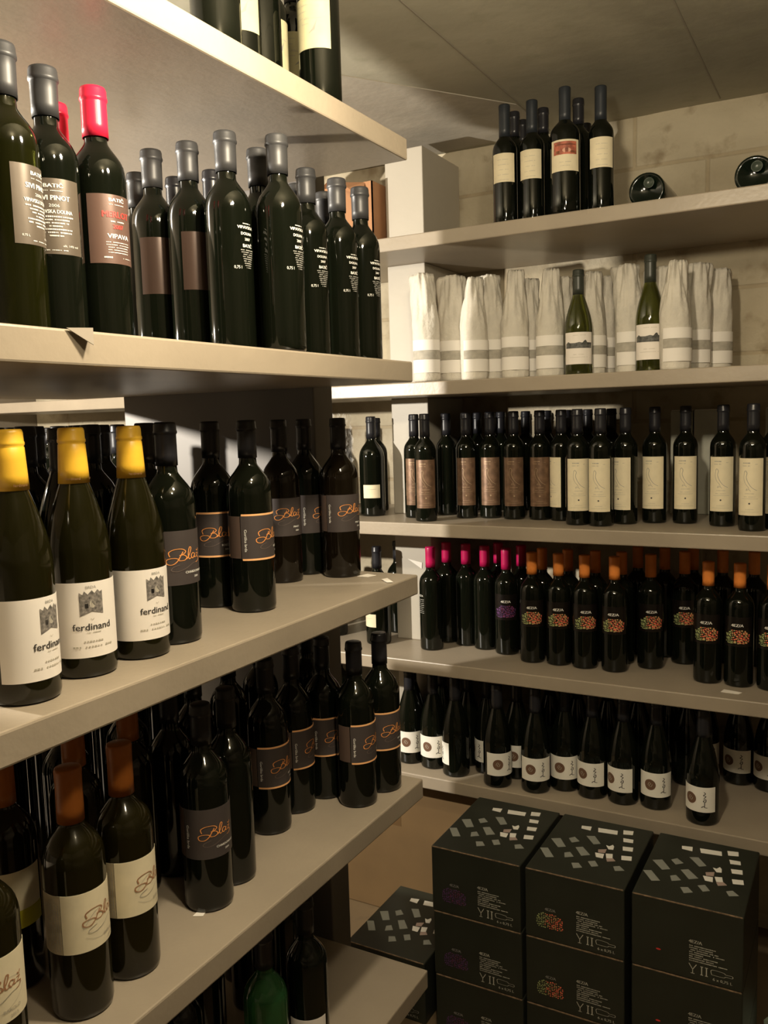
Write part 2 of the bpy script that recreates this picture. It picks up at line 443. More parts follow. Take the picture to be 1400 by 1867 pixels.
kind('magnum_left', g('big_left_glass', .0405, .315, .180, .240), cap_me('big_left_capsule', .315, .245, M_capblack),
     [('label', patch_me('small_pale_label', .0405, .058, .100, D(-40), D(40), M_cream), 'small pale label', [('lettering', A.mesh('pale_print', .0405))])])
# mosaic bottles of the fourth shelf
G_mos = g('mosaic_glass', .0362, .322, .205, .250)
def mosaic(A, u0, v0, w, h, cols, n, seed, sq=.0034):
    rr = random.Random(seed); k = int(math.sqrt(n * w / h)) + 1; r_ = int(n / k) + 1
    for i in range(k):
        for j in range(r_):
            x = (i + .5 + rr.uniform(-.25, .25)) / k; y = (j + .5 + rr.uniform(-.25, .25)) / r_
            if ((x - .5) / .52) ** 2 + ((y - .42) / .60) ** 2 > 1.05 and rr.random() < .8: continue
            c = cols[0] if x < .36 else (cols[1] if rr.random() < .62 else cols[2])
            if .3 < x < .45: c = cols[rr.randrange(3)]
            s_ = sq * rr.uniform(.7, 1.1); a = rr.uniform(-.5, .5)
            A.poly([(u0 + (x - .5) * w + s_ * .62 * math.cos(a + q), v0 + (y - .5) * h + s_ * .5 * math.sin(a + q)) for q in (.7, 2.2, 3.9, 5.5)], c)
    return A
for nm, cols, capm in (('orange_mosaic', (M_inkgreen, M_inkcoral, mat('pale_amber_ink', (0.62, 0.38, 0.16), 0.5)), M_caporange), ('purple_mosaic', (M_inkpurple, M_inkpurple, mat('plum_ink', (0.20, 0.04, 0.12), 0.5)), M_capmagenta)):
    A = Art(); mosaic(A, 0, .134, .062, .037, cols, 110, 4, .0042)
    ftext(A, '4EZ/A', 0, .1645, .030, .0075, M_inkwhite, bold=.0006)
    kind(nm, G_mos, cap_me(nm + '_cap', .322, .258, capm, ridge=False), [('label', patch_me(nm + '_label', .0362, .108, .186, D(-62), D(62), mat('black_label_paper', (0.007, 0.005, 0.004), 0.3)), 'black label with coloured mosaic', [('print', A.mesh(nm + '_print', .0362))])])
kind('orange_plain', G_mos, cap_me('orange_plain_cap', .322, .258, M_caporange, ridge=False))
A = Art()
ftext(A, '4EZ/A', 0, .172, .022, .006, M_inkwhite)
for i in range(8): bars(A, 0, .160 - i * .006, .028, .0022, 11, M_inkmidgrey, i)
kind('magenta_cap', G_mos, cap_me('magenta_capsule', .322, .258, M_capmagenta, ridge=False), [('printed_text', A.mesh('side_print', .0362), 'small white print', [])])
# sparkling bottles
A = Art(); br = mat('umber_ink', (0.16, 0.085, 0.05), 0.6)
A.disc(-.015, .071, .0150, br, 28)
A.stroke([(-.021, .069), (-.017, .077), (-.013, .074), (-.018, .068), (-.012, .066), (-.009, .073)], .0012, M_inksoft)
A.stroke([(.019, .092), (.023, .088), (.018, .083), (.024, .081), (.020, .076)], .0022, M_ink)
A.stroke([(.018, .074), (.024, .072), (.023, .065), (.018, .067), (.021, .071)], .0022, M_ink)
A.stroke([(.021, .064), (.021, .054)], .0020, M_ink); A.stroke([(.013, .050), (.019, .054), (.022, .051), (.028, .050)], .0024, M_ink)
kind('sparkling', g('sparkling_glass', .0415, .300, .118, .240, None, BURG, .0142), cap_me('sparkling_foil', .300, .225, M_capblack, rn=.0150, r0=.0172, r1=.0155),
     [('label', patch_me('emblem_label', .0415, .037, .104, D(-69), D(69), M_white2), 'white label with round emblem', [('emblem_print', A.mesh('emblem_print', .0415))])])
# second shelf of the left rack
G_bat = g('batic_glass', .035, .325, .207, .256, None, BORD, .0140)
C_bat = cap_me('grey_capsule', .325, .266, M_capgrey, rn=.0142, r0=.0160, r1=.0165)
def bat_art(red):
    A = Art(); W = M_inkwhite
    ftext(A, 'BATIČ', 0, .1795, .022, .0044, W, bold=.0005); bars(A, 0, .1735, .022, .0009, 12, W, 3)
    if red:
        A.text('MERLOT', .011, -.001, .1575, M_inkred, 0, .95, .0007); bars(A, 0, .1525, .020, .0017, 9, W, 5)
        A.text('2007', .0075, 0, .1435, M_inkred, 0, 1, .0005)
        ftext(A, 'VIPAVA', .001, .1345, .032, .0058, W, bold=.0005)
        for i in range(5): bars(A, 0, .1265 - i * .0032, .034 - .004 * (i > 2), .0011, 16, W, i)
        bars(A, -.015, .1075, .011, .0022, 5, W, 9); bars(A, .012, .1075, .018, .001, 10, W, 8)
    else:
        ftext(A, 'SIVI PINOT', 0, .1655, .037, .0058, W, bold=.0005); ftext(A, '2006', 0, .1565, .012, .0035, W)
        ftext(A, 'VIPAVSKA DOLINA', 0, .1495, .042, .0044, W, bold=.0003)
        for i in range(7): bars(A, .001, .1435 - i * .0037, (.042, .032, .030, .016, .038, .036, .016)[i], .0018, 18, W, i)
        ftext(A, '0,75 L', -.021, .110, .009, .0026, W); ftext(A, 'alk. 14% vol', .017, .110, .019, .0026, W); bars(A, 0, .1045, .026, .0011, 14, W, 5)
    return A
lab = patch_me('grey_print_label', .035, .100, .188, D(-55), D(55), M_greybrown)
kind('batic', G_bat, C_bat, [('label', lab, 'bronze grey label', [('lettering', bat_art(0).mesh('white_print', .035))])])
kind('green_batic', g('batic_green_glass', .035, .325, .207, .256, M_olived, BORD, .0140), C_bat, [('label', lab, 'bronze grey label', [('lettering', bat_art(0).mesh('white_print_b', .035))])])
kind('batic_red', G_bat, cap_me('red_capsule', .325, .262, M_capred, rn=.0142, r0=.0165, r1=.0160), [('label', patch_me('brown_print_label', .035, .100, .186, D(-62), D(58), mat('warm_bronze_paper', (0.15, 0.09, 0.07), 0.34, metal=0.25)), 'warm brown label', [('lettering', bat_art(1).mesh('red_white_print', .035))])])
kind('batic_brown', G_bat, C_bat, [('label', patch_me('glare_label', .035, .098, .185, D(-50), D(55), mat('dark_bronze_paper', (0.07, 0.045, 0.035), 0.24, metal=0.4)), 'shiny dark brown label', [])])
kind('red_plain', G_bat, cap_me('red_capsule_b', .325, .262, M_capred, rn=.0142, r0=.0165, r1=.0160))
kind('grey_plain', G_bat, C_bat)
A = Art(); W = M_inkwhite
bars(A, .002, .187, .016, .0016, 9, W, 1); A.text('VIPAVSKA', .0062, 0, .1795, W, 0, 1.1, .0003); A.text('DOLINA', .0058, .001, .1705, W, 0, 1.0, .0003)
A.text('2007', .0055, .002, .1625, W, 0, 1.0, .0002); A.text('BATIČ', .0068, .002, .1525, W, 0, 1.0, .0004)
for i in range(9): bars(A, .002, .1485 - i * .0032, .026 - i * .0019, .0016, 12 - i // 2, M_inkmidgrey, i)
A.text('0,75 l', .0062, -.016, .121, W, 0, .9)
kind('batic_text', G_bat, C_bat, [('printed_text', A.mesh('glass_print', .035), 'white print on the glass', [])])
# yellow capsule bottles
G_fer = g('burgundy_glass', .0385, .306, .150, .250, mat('deep_olive_glass', (0.018, 0.016, 0.004), 0.08, trans=0.5), BURG, .0142)
C_fer = cap_me('yellow_capsule', .306, .238, M_capyellow, rn=.0142, r0=.0188, r1=.0152)
A = Art()
A.poly([(-.014, .078), (.000, .083), (.014, .079), (.014, .1075), (.011, .106), (.008, .109), (.004, .105), (.001, .109), (-.004, .104), (-.008, .1085), (-.010, .104), (-.014, .107)], M_inkgrey)
A.disc(.001, .092, .0035, M_inksoft, 10, .005); A.rect(-.006, .090, .004, .006, M_ink)
A.text('BRDA', .0045, 0, .1115, M_inkmidgrey, 0, 1.1)
A.stroke([(-.002, .0745), (0, .0730), (.002, .0745)], .0006, M_inksoft)
ftext(A, 'ferdinand', 0, .0645, .047, .0085, M_ink, bold=.0004)
bars(A, .001, .0570, .017, .0013, 10, M_inksoft, 3); bars(A, 0, .046, .024, .0022, 7, M_inksoft, 4); bars(A, 0, .0395, .050, .0022, 14, M_inksoft, 5)
A2 = Art(); A2.text('ferdinand', .0045, -.006, .2425, M_inkbrown, 0, 1); A2.text('brda', .0045, .020, .2425, M_inkbrown, 0, 1)
kind('yellow_capped', G_fer, C_fer, [('label', patch_me('white_castle_label', .0385, .026, .119, D(-90), D(86), M_white), 'white label with castle picture', [('lettering', A.mesh('castle_print', .0385))]),
     ('capsule_print', A2.mesh('capsule_print', .0186), None, [])])
kind('yellow_plain', G_fer, C_fer)
kind('plain_burgundy', g('black_burgundy_glass', .0385, .306, .150, .250, M_glass, BURG), cap_me('black_burgundy_cap', .306, .238, M_capblack))
# script label bottles
def dark_script(nm, z0, z1, stripes, words, vs=.122, gl=M_glass):
    A = Art(); R = .037
    script(A, vs, M_inkorange, M_inkdull)
    if words: A.text(words, .0048, .014, z0 + .0155, M_inkwhite, 0, 1, .0003); A.text('2004', .0042, .016, z0 + .0085, M_inkwhite, 0, 1, .0002)
    subs = [('lettering', A.mesh(nm + '_print', R))]
    B = Art(); B.text('Goriška brda', .0062, -.0475, vs - .004, M_inkwhite, -math.pi / 2, 1.1, .0003)
    for i in range(4): bars(B, 0, 0, 0, 0, 1, M_inkdull, 0)
    subs.append(('side_lettering', B.mesh(nm + '_side', R)))
    labs = [('label', patch_me(nm + '_lab', R, z0, z1, D(-82), D(72), M_darklab), 'charcoal label with copper script', subs),
            ('back_label', patch_me(nm + '_back', R, z0 + .001, z1 - .001, D(-125), D(-84), M_backlab), 'brown back label', [])]
    if stripes:
        labs += [('stripe', patch_me(nm + '_s1', R, z1 - .0005, z1 + .0025, D(-80), D(72), M_inkpeach, off=.0006), 'copper stripe', []), ('stripe', patch_me(nm + '_s2', R, z0 - .0025, z0 + .0005, D(-80), D(72), M_inkpeach, off=.0006), 'copper stripe', [])]
    kind(nm, g(nm + '_glass', R, .31, .188, .240, gl), cap_me(nm + '_cap', .31, .249, M_capblack), labs)
dark_script('script_plain', .084, .160, False, 'CHARDONNAY')
dark_script('script_short', .090, .162, False, 'PINOT', .130, M_brownglass)
dark_script('script_striped', .088, .158, True, 'RDEČE')
A = Art(); R = .0375
script(A, .128, mat('sepia_ink', (0.40, 0.20, 0.10), 0.6), M_inksoft, .00125, .0017)
for s_ in ([(-22, -4), (-10, 12), (6, 14), (20, 10)], [(-20, -14), (-4, -20), (14, -12), (22, -2)]): A.stroke([(x * .00125, .122 + y * .0011) for x, y in s_], .0005, M_inksoft)
A.text('BAROLO', .0055, .010, .099, M_inksoft, 0, 1); A.text('2013', .0052, .012, .092, M_inksoft, 0, 1)
B = Art()
for i in range(9): bars(B, 0, i * .0034, .060, .0013, 26, M_inkmidgrey, i)
B.v = [(-.0560 - y, .122 + x) for x, y in B.v]
lf = ('label', patch_me('cream_script_label', R, .088, .163, D(-80), D(72), M_cream), 'cream label with fine script', [('lettering', A.mesh('cream_print', R))])
lb = ('back_label', patch_me('cream_back_label', R, .088, .163, D(-135), D(-81), mat('dark_cream_paper', (0.40, 0.34, 0.23), 0.7, noise=0.2, nscale=90)), 'printed cream back label', [('lettering', B.mesh('cream_back_print', R))])  # back label paper is a darker cream of its own, densely printed
G_cs = g('cream_script_glass', R, .31, .190, .240, mat('brown_olive_glass', (0.016, 0.013, 0.003), 0.08, trans=0.4))
C_cs = cap_me('copper_capsule', .31, .242, M_capbrown, ridge=False, r0=.0165, r1=.016)
kind('cream_script', G_cs, C_cs, [lf, lb])
kind('cream_sticker', G_cs, C_cs, [('label', patch_me('plain_cream_label', R, .088, .163, D(-75), D(75), M_cream), None, []), ('sticker', patch_me('yellow_sticker', R, .086, .110, D(-20), D(75), M_sticker, off=.0008), 'yellow sticker', [])])
kind('orange_script_back', G_cs, C_cs)
kind('white_label_low', G_bord, cap_me('low_capsule', .31, .248, M_capblack), [('label', patch_me('low_label', .0365, .020, .106, D(-55), D(55), M_white), None, [])])
kind('green_plain', g('green_glass_body', .0365, .31, .188, .238, M_green), cap_me('green_cap', .31, .248, M_capblack))

# ------------------------------------------------------------------ the cellar room
M_wall2 = mat('dark_rendered_wall', (0.16, 0.13, 0.09), 0.9, noise=0.2, nscale=3, bump=0.4, bscale=12)
def struct(name, data):
    o = link(name, data); o['kind'] = 'structure'; return o
struct('floor', box_me('floor', -3.4, 1.8, -1.9, 2.85, -.154, -.054, M_floor, 0))
struct('ceiling', box_me('ceiling', -3.4, 1.8, -1.9, 2.85, 2.43, 2.53, M_ceil, 0))
# back wall with uneven face
bm = bmesh.new(); nx, nz = 120, 60; grid = []
rr = random.Random(2)
from mathutils import noise as mn
for j in range(nz + 1):
    row = []
    for i in range(nx + 1):
        x = -3.4 + 5.2 * i / nx; z = -.06 + 2.5 * j / nz
        d = .010 * mn.noise(Vector((x * 3, z * 3, 1))) + .006 * mn.noise(Vector((x * 11, z * 11, 4)))
        row.append(bm.verts.new((x, 2.765 + d, z)))
    grid.append(row)
for j in range(nz):
    for i in range(nx): bm.faces.new((grid[j][i], grid[j][i + 1], grid[j + 1][i + 1], grid[j + 1][i]))
bk = [bm.verts.new(c) for c in ((-3.4, 2.9, -.06), (1.8, 2.9, -.06), (1.8, 2.9, 2.44), (-3.4, 2.9, 2.44))]
bm.faces.new((bk[0], bk[3], bk[2], bk[1]))
wd = bpy.data.meshes.new('wall_back'); bm.to_mesh(wd); bm.free(); wd.materials.append(M_wall)
struct('wall_back', wd)
struct('wall_left', box_me('wall_left', -3.45, -3.35, -1.9, 2.85, -.06, 2.44, M_wall2, 0))
struct('wall_right', box_me('wall_right', 1.75, 1.85, -1.9, 2.85, -.06, 2.44, M_wall2, 0))
struct('wall_front', box_me('wall_front', -3.4, 1.8, -1.95, -1.85, -.06, 2.44, M_wall2, 0))
# shuttering board marks left in the concrete ceiling
n = 1
M_seam = mat('seam_concrete', (0.27, 0.24, 0.185), 0.9); M_board = rough_stone('shuttered_concrete', (0.24, 0.215, 0.165), (0.36, 0.33, 0.26), (0.29, 0.26, 0.20))
for x in (-.885, -.385, .115, .615, 1.115):
    struct('trim_%d' % n, box_me('seam', x - .002, x + .002, -1.84, 2.74, 2.4285, 2.432, M_seam, .001)); n += 1
bm = bmesh.new()
vs = [bm.verts.new(c) for c in ((-3.3, 1.05, 2.4275), (-1.75, 1.30, 2.4275), (-1.207, 1.988, 2.4275), (-.892, 2.455, 2.4275), (-.892, 2.74, 2.4275), (-3.3, 2.74, 2.4275))]
f = bm.faces.new(vs); e = bmesh.ops.extrude_face_region(bm, geom=[f])
for v in [q for q in e['geom'] if isinstance(q, bmesh.types.BMVert)]: v.co.z = 2.432
bmesh.ops.recalc_face_normals(bm, faces=bm.faces[:])
dd = bpy.data.meshes.new('patch'); bm.to_mesh(dd); bm.free(); dd.materials.append(mat('smoother_render', (0.42, 0.38, 0.31), 0.85, noise=0.12, nscale=5, bump=0.2, bscale=20))
struct('trim_%d' % n, dd)

# ------------------------------------------------------------------ racks
LZ = (2.067, 1.657, 1.244, 0.827, 0.416); RZ = (2.066, 1.652, 1.243, 0.829, 0.474); T_ = .039
NM = ('top', 'second', 'third', 'fourth', 'lowest')
LT = ('brightly lit taupe shelf board of the left rack, topmost, under the yellowed labels', 'taupe shelf board of the left rack carrying the red-capped bottle', 'taupe shelf board of the left rack carrying the yellow-capped bottles',
      'taupe shelf board of the left rack carrying the cream script labels', 'lowest taupe shelf board of the left rack, only its end corner lit')
RT = ('taupe back shelf board under the cream-labelled bottles by the ceiling', 'taupe back shelf board under the tissue-wrapped bottles', 'taupe back shelf board under the bird-label bottles',
      'taupe back shelf board under the orange and magenta capsules', 'taupe back shelf board under the round-emblem sparkling bottles')
for i in range(5):
    tag(link('shelf_board', box_me('left_board', -1.68, -.76, -.6, 1.5015, LZ[i] - T_, LZ[i], M_shelf)), LT[i], 'shelf', 'shelf boards of the left rack')
    tag(link('shelf_board', box_me('back_board', -3.2, 1.6, 2.2534, 2.752, RZ[i] - T_, RZ[i], M_shelf)), RT[i], 'shelf', 'shelf boards of the back rack')
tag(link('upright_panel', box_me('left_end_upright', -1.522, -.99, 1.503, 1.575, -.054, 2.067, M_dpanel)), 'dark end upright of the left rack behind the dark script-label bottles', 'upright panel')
lev = (-.054,) + tuple(reversed(RZ)) + (2.375 + T_,)
rw = ('below the lowest back shelf', 'between the lowest and fourth back shelf', 'left of the magenta capsules, paper tag on it', 'left of the brown bird labels', 'left of the tissue-wrapped bottles', 'on the top back shelf, tall beside the cardboard box')
for i in range(6):
    z0 = lev[i]; z1 = lev[i + 1] - T_
    if i: tag(link('upright_panel', box_me('back_upright', -1.334, -1.203, 2.475, 2.752, z0, z1, M_panel)), 'pale upright ' + rw[i], 'upright panel', 'pale uprights of the back rack')

# ------------------------------------------------------------------ cartons of wine
BW, BD, BH = .238, .318, .1725
ART_W = [[(67, 267), (92, 272), (95, 249), (70, 251)], [(109, 273), (159, 278), (163, 256), (115, 250)], [(171, 288), (196, 293), (199, 271), (176, 265)], [(181, 245), (206, 247), (209, 229), (186, 225)], [(190, 201), (215, 206), (218, 185), (195, 181)], [(198, 154), (222, 160), (226, 139), (203, 133)], [(151, 190), (160, 188), (166, 199), (171, 191), (173, 174), (162, 171)], [(136, 142), (158, 144), (161, 121), (144, 121)], [(161, 148), (177, 153), (182, 131), (168, 126)]]
ART_B = [[(139, 160), (158, 170), (159, 149), (143, 145)], [(168, 124), (182, 133), (192, 121), (174, 110)]]
ART_G = [[(16, 165), (37, 177), (63, 139), (46, 128)], [(56, 186), (68, 199), (86, 181), (70, 166)], [(93, 217), (113, 225), (137, 191), (122, 180)], [(6, 107), (24, 115), (52, 76), (34, 67)], [(68, 109), (80, 118), (95, 99), (76, 86)], [(85, 147), (101, 157), (129, 124), (110, 111)], [(98, 68), (114, 75), (128, 57), (110, 45)], [(132, 92), (147, 102), (161, 80), (147, 70)], [(193, 94), (206, 103), (222, 86), (202, 75)]]
A = Art()
for L, k in ((ART_W, M_inkwhite), (ART_B, mat('dusky_pink_ink', (0.40, 0.30, 0.26), 0.6)), (ART_G, mat('slate_grey_ink', (0.26, 0.27, 0.24), 0.6))):
    for p in L: A.poly([((x - 4) / 1000, y / 1000) for x, y in reversed(p)], k)
TOPART = A.mesh('box_top_art')
for v in TOPART.vertices: v.co.z = .0006
BOXBODY = box_me('carton_body', 0, BW, 0, BD, 0, BH, M_box, .003)
def frame_me(name, segs, m_):
    vs, fs = [], []
    for (x0, x1, y0, y1, z0, z1) in segs:
        b = len(vs); vs += [(x, y, z) for x in (x0, x1) for y in (y0, y1) for z in (z0, z1)]
        fs += [tuple(b + i for i in f) for f in ((0, 1, 3, 2), (4, 6, 7, 5), (0, 4, 5, 1), (2, 3, 7, 6), (0, 2, 6, 4), (1, 5, 7, 3))]
    return me(name, vs, fs, m_)
EDGE = frame_me('worn_edges', [(.003, BW - .003, -.0007, .0009, BH - .0022, BH + .0004)], M_boxedge)
def front_art(kind_):
    A = Art()
    if kind_ in ('orange', 'purple'):
        cols = (M_inkgreen, M_inkcoral, mat('pale_amber_ink', (0, 0, 0))) if kind_ == 'orange' else (M_inkpurple, M_inkpurple, mat('plum_ink', (0, 0, 0)))
        mosaic(A, .061, BH - .122, .066, .038, cols, 95, 9, .0036)
        ftext(A, '4EZ/A', .062, BH - .093, .026, .007, M_inkmidgrey, bold=.0005)
    else:
        A.disc(.060, BH - .120, .0055, M_inkred, 10, .0022)
    W = mat('soft_white_ink', (0.55, 0.54, 0.46), 0.6)
    ftext(A, '4EZ/A', .139, BH - .0815, .028, .0075, W, bold=.0006)
    for i, w in enumerate((.056, .050, .064, .074, .030, .060, .052, .080)):
        bars(A, .126 + w / 2, BH - .0915 - i * .0050, w, .0024, max(8, int(w * 380)), W, i)
    # wine glass, two glasses, bottle, 6 x 0,75 L
    x, z = .134, BH - .150
    A.stroke([(x - .008, z + .016), (x - .003, z + .008), (x, z + .004), (x + .003, z + .008), (x + .008, z + .016)], .0016, W)
    A.rect(x, z - .001, .0015, .010, W); A.rect(x, z - .006, .008, .0014, W)
    for dx in (.153, .163):
        A.rect(dx, z + .005, .0022, .018, W); A.rect(dx, z + .014, .006, .0016, W); A.rect(dx, z - .005, .006, .0016, W)
    A.stroke([(.174, z + .002), (.174, z + .013), (.198, z + .013), (.203, z + .010), (.216, z + .010), (.216, z + .005), (.203, z + .005), (.198, z + .002), (.174, z + .002)], .0012, W)
    ftext(A, '6 x 0,75 L', .196, z - .0075, .040, .0065, W, bold=.0004)
    d = A.mesh('box_front_art')
    for v in d.vertices: v.co = Vector((v.co.x, -.0006, v.co.y))
    return d
FA = {k: front_art(k) for k in ('orange', 'purple', 'dot')}
cols_x = (-.936, -.690, -.436)
kinds_ = ('purple', 'orange', 'dot')
pos = ('left', 'middle', 'right')
tier = ('bottom', 'middle', 'top')
for ci in range(3):
    for ti in range(3):
        t = link('wine_carton', None, None, (cols_x[ci] - .002 * ti * (ci == 0), 1.893 + .001 * ci, -.054 + ti * .173))
        d = {'purple': 'a purple mosaic', 'orange': 'an orange and green mosaic', 'dot': 'a tiny red mark'}[kinds_[ci]]
        tag(t, 'black wine carton with %s, %s of the %s stack' % (d, tier[ti], pos[ci]), 'box', 'black wine cartons stacked in threes')
        link('carton_body', BOXBODY, t); link('worn_edge', EDGE, t)['label'] = 'worn tan edge'
        link('front_print', FA[kinds_[ci]], t)
        if ti == 2: link('top_print', TOPART, t, (0, 0, BH))
t = link('wine_carton', None, None, (-1.216, 1.912, -.054)); tag(t, 'lone black wine carton on the floor left of the stacks, top print in shade', 'box', 'black wine cartons stacked in threes')
link('carton_body', BOXBODY, t); link('worn_edge', EDGE, t)['label'] = 'worn tan edge'; link('front_print', FA['purple'], t); link('top_print', TOPART, t, (0, 0, BH))

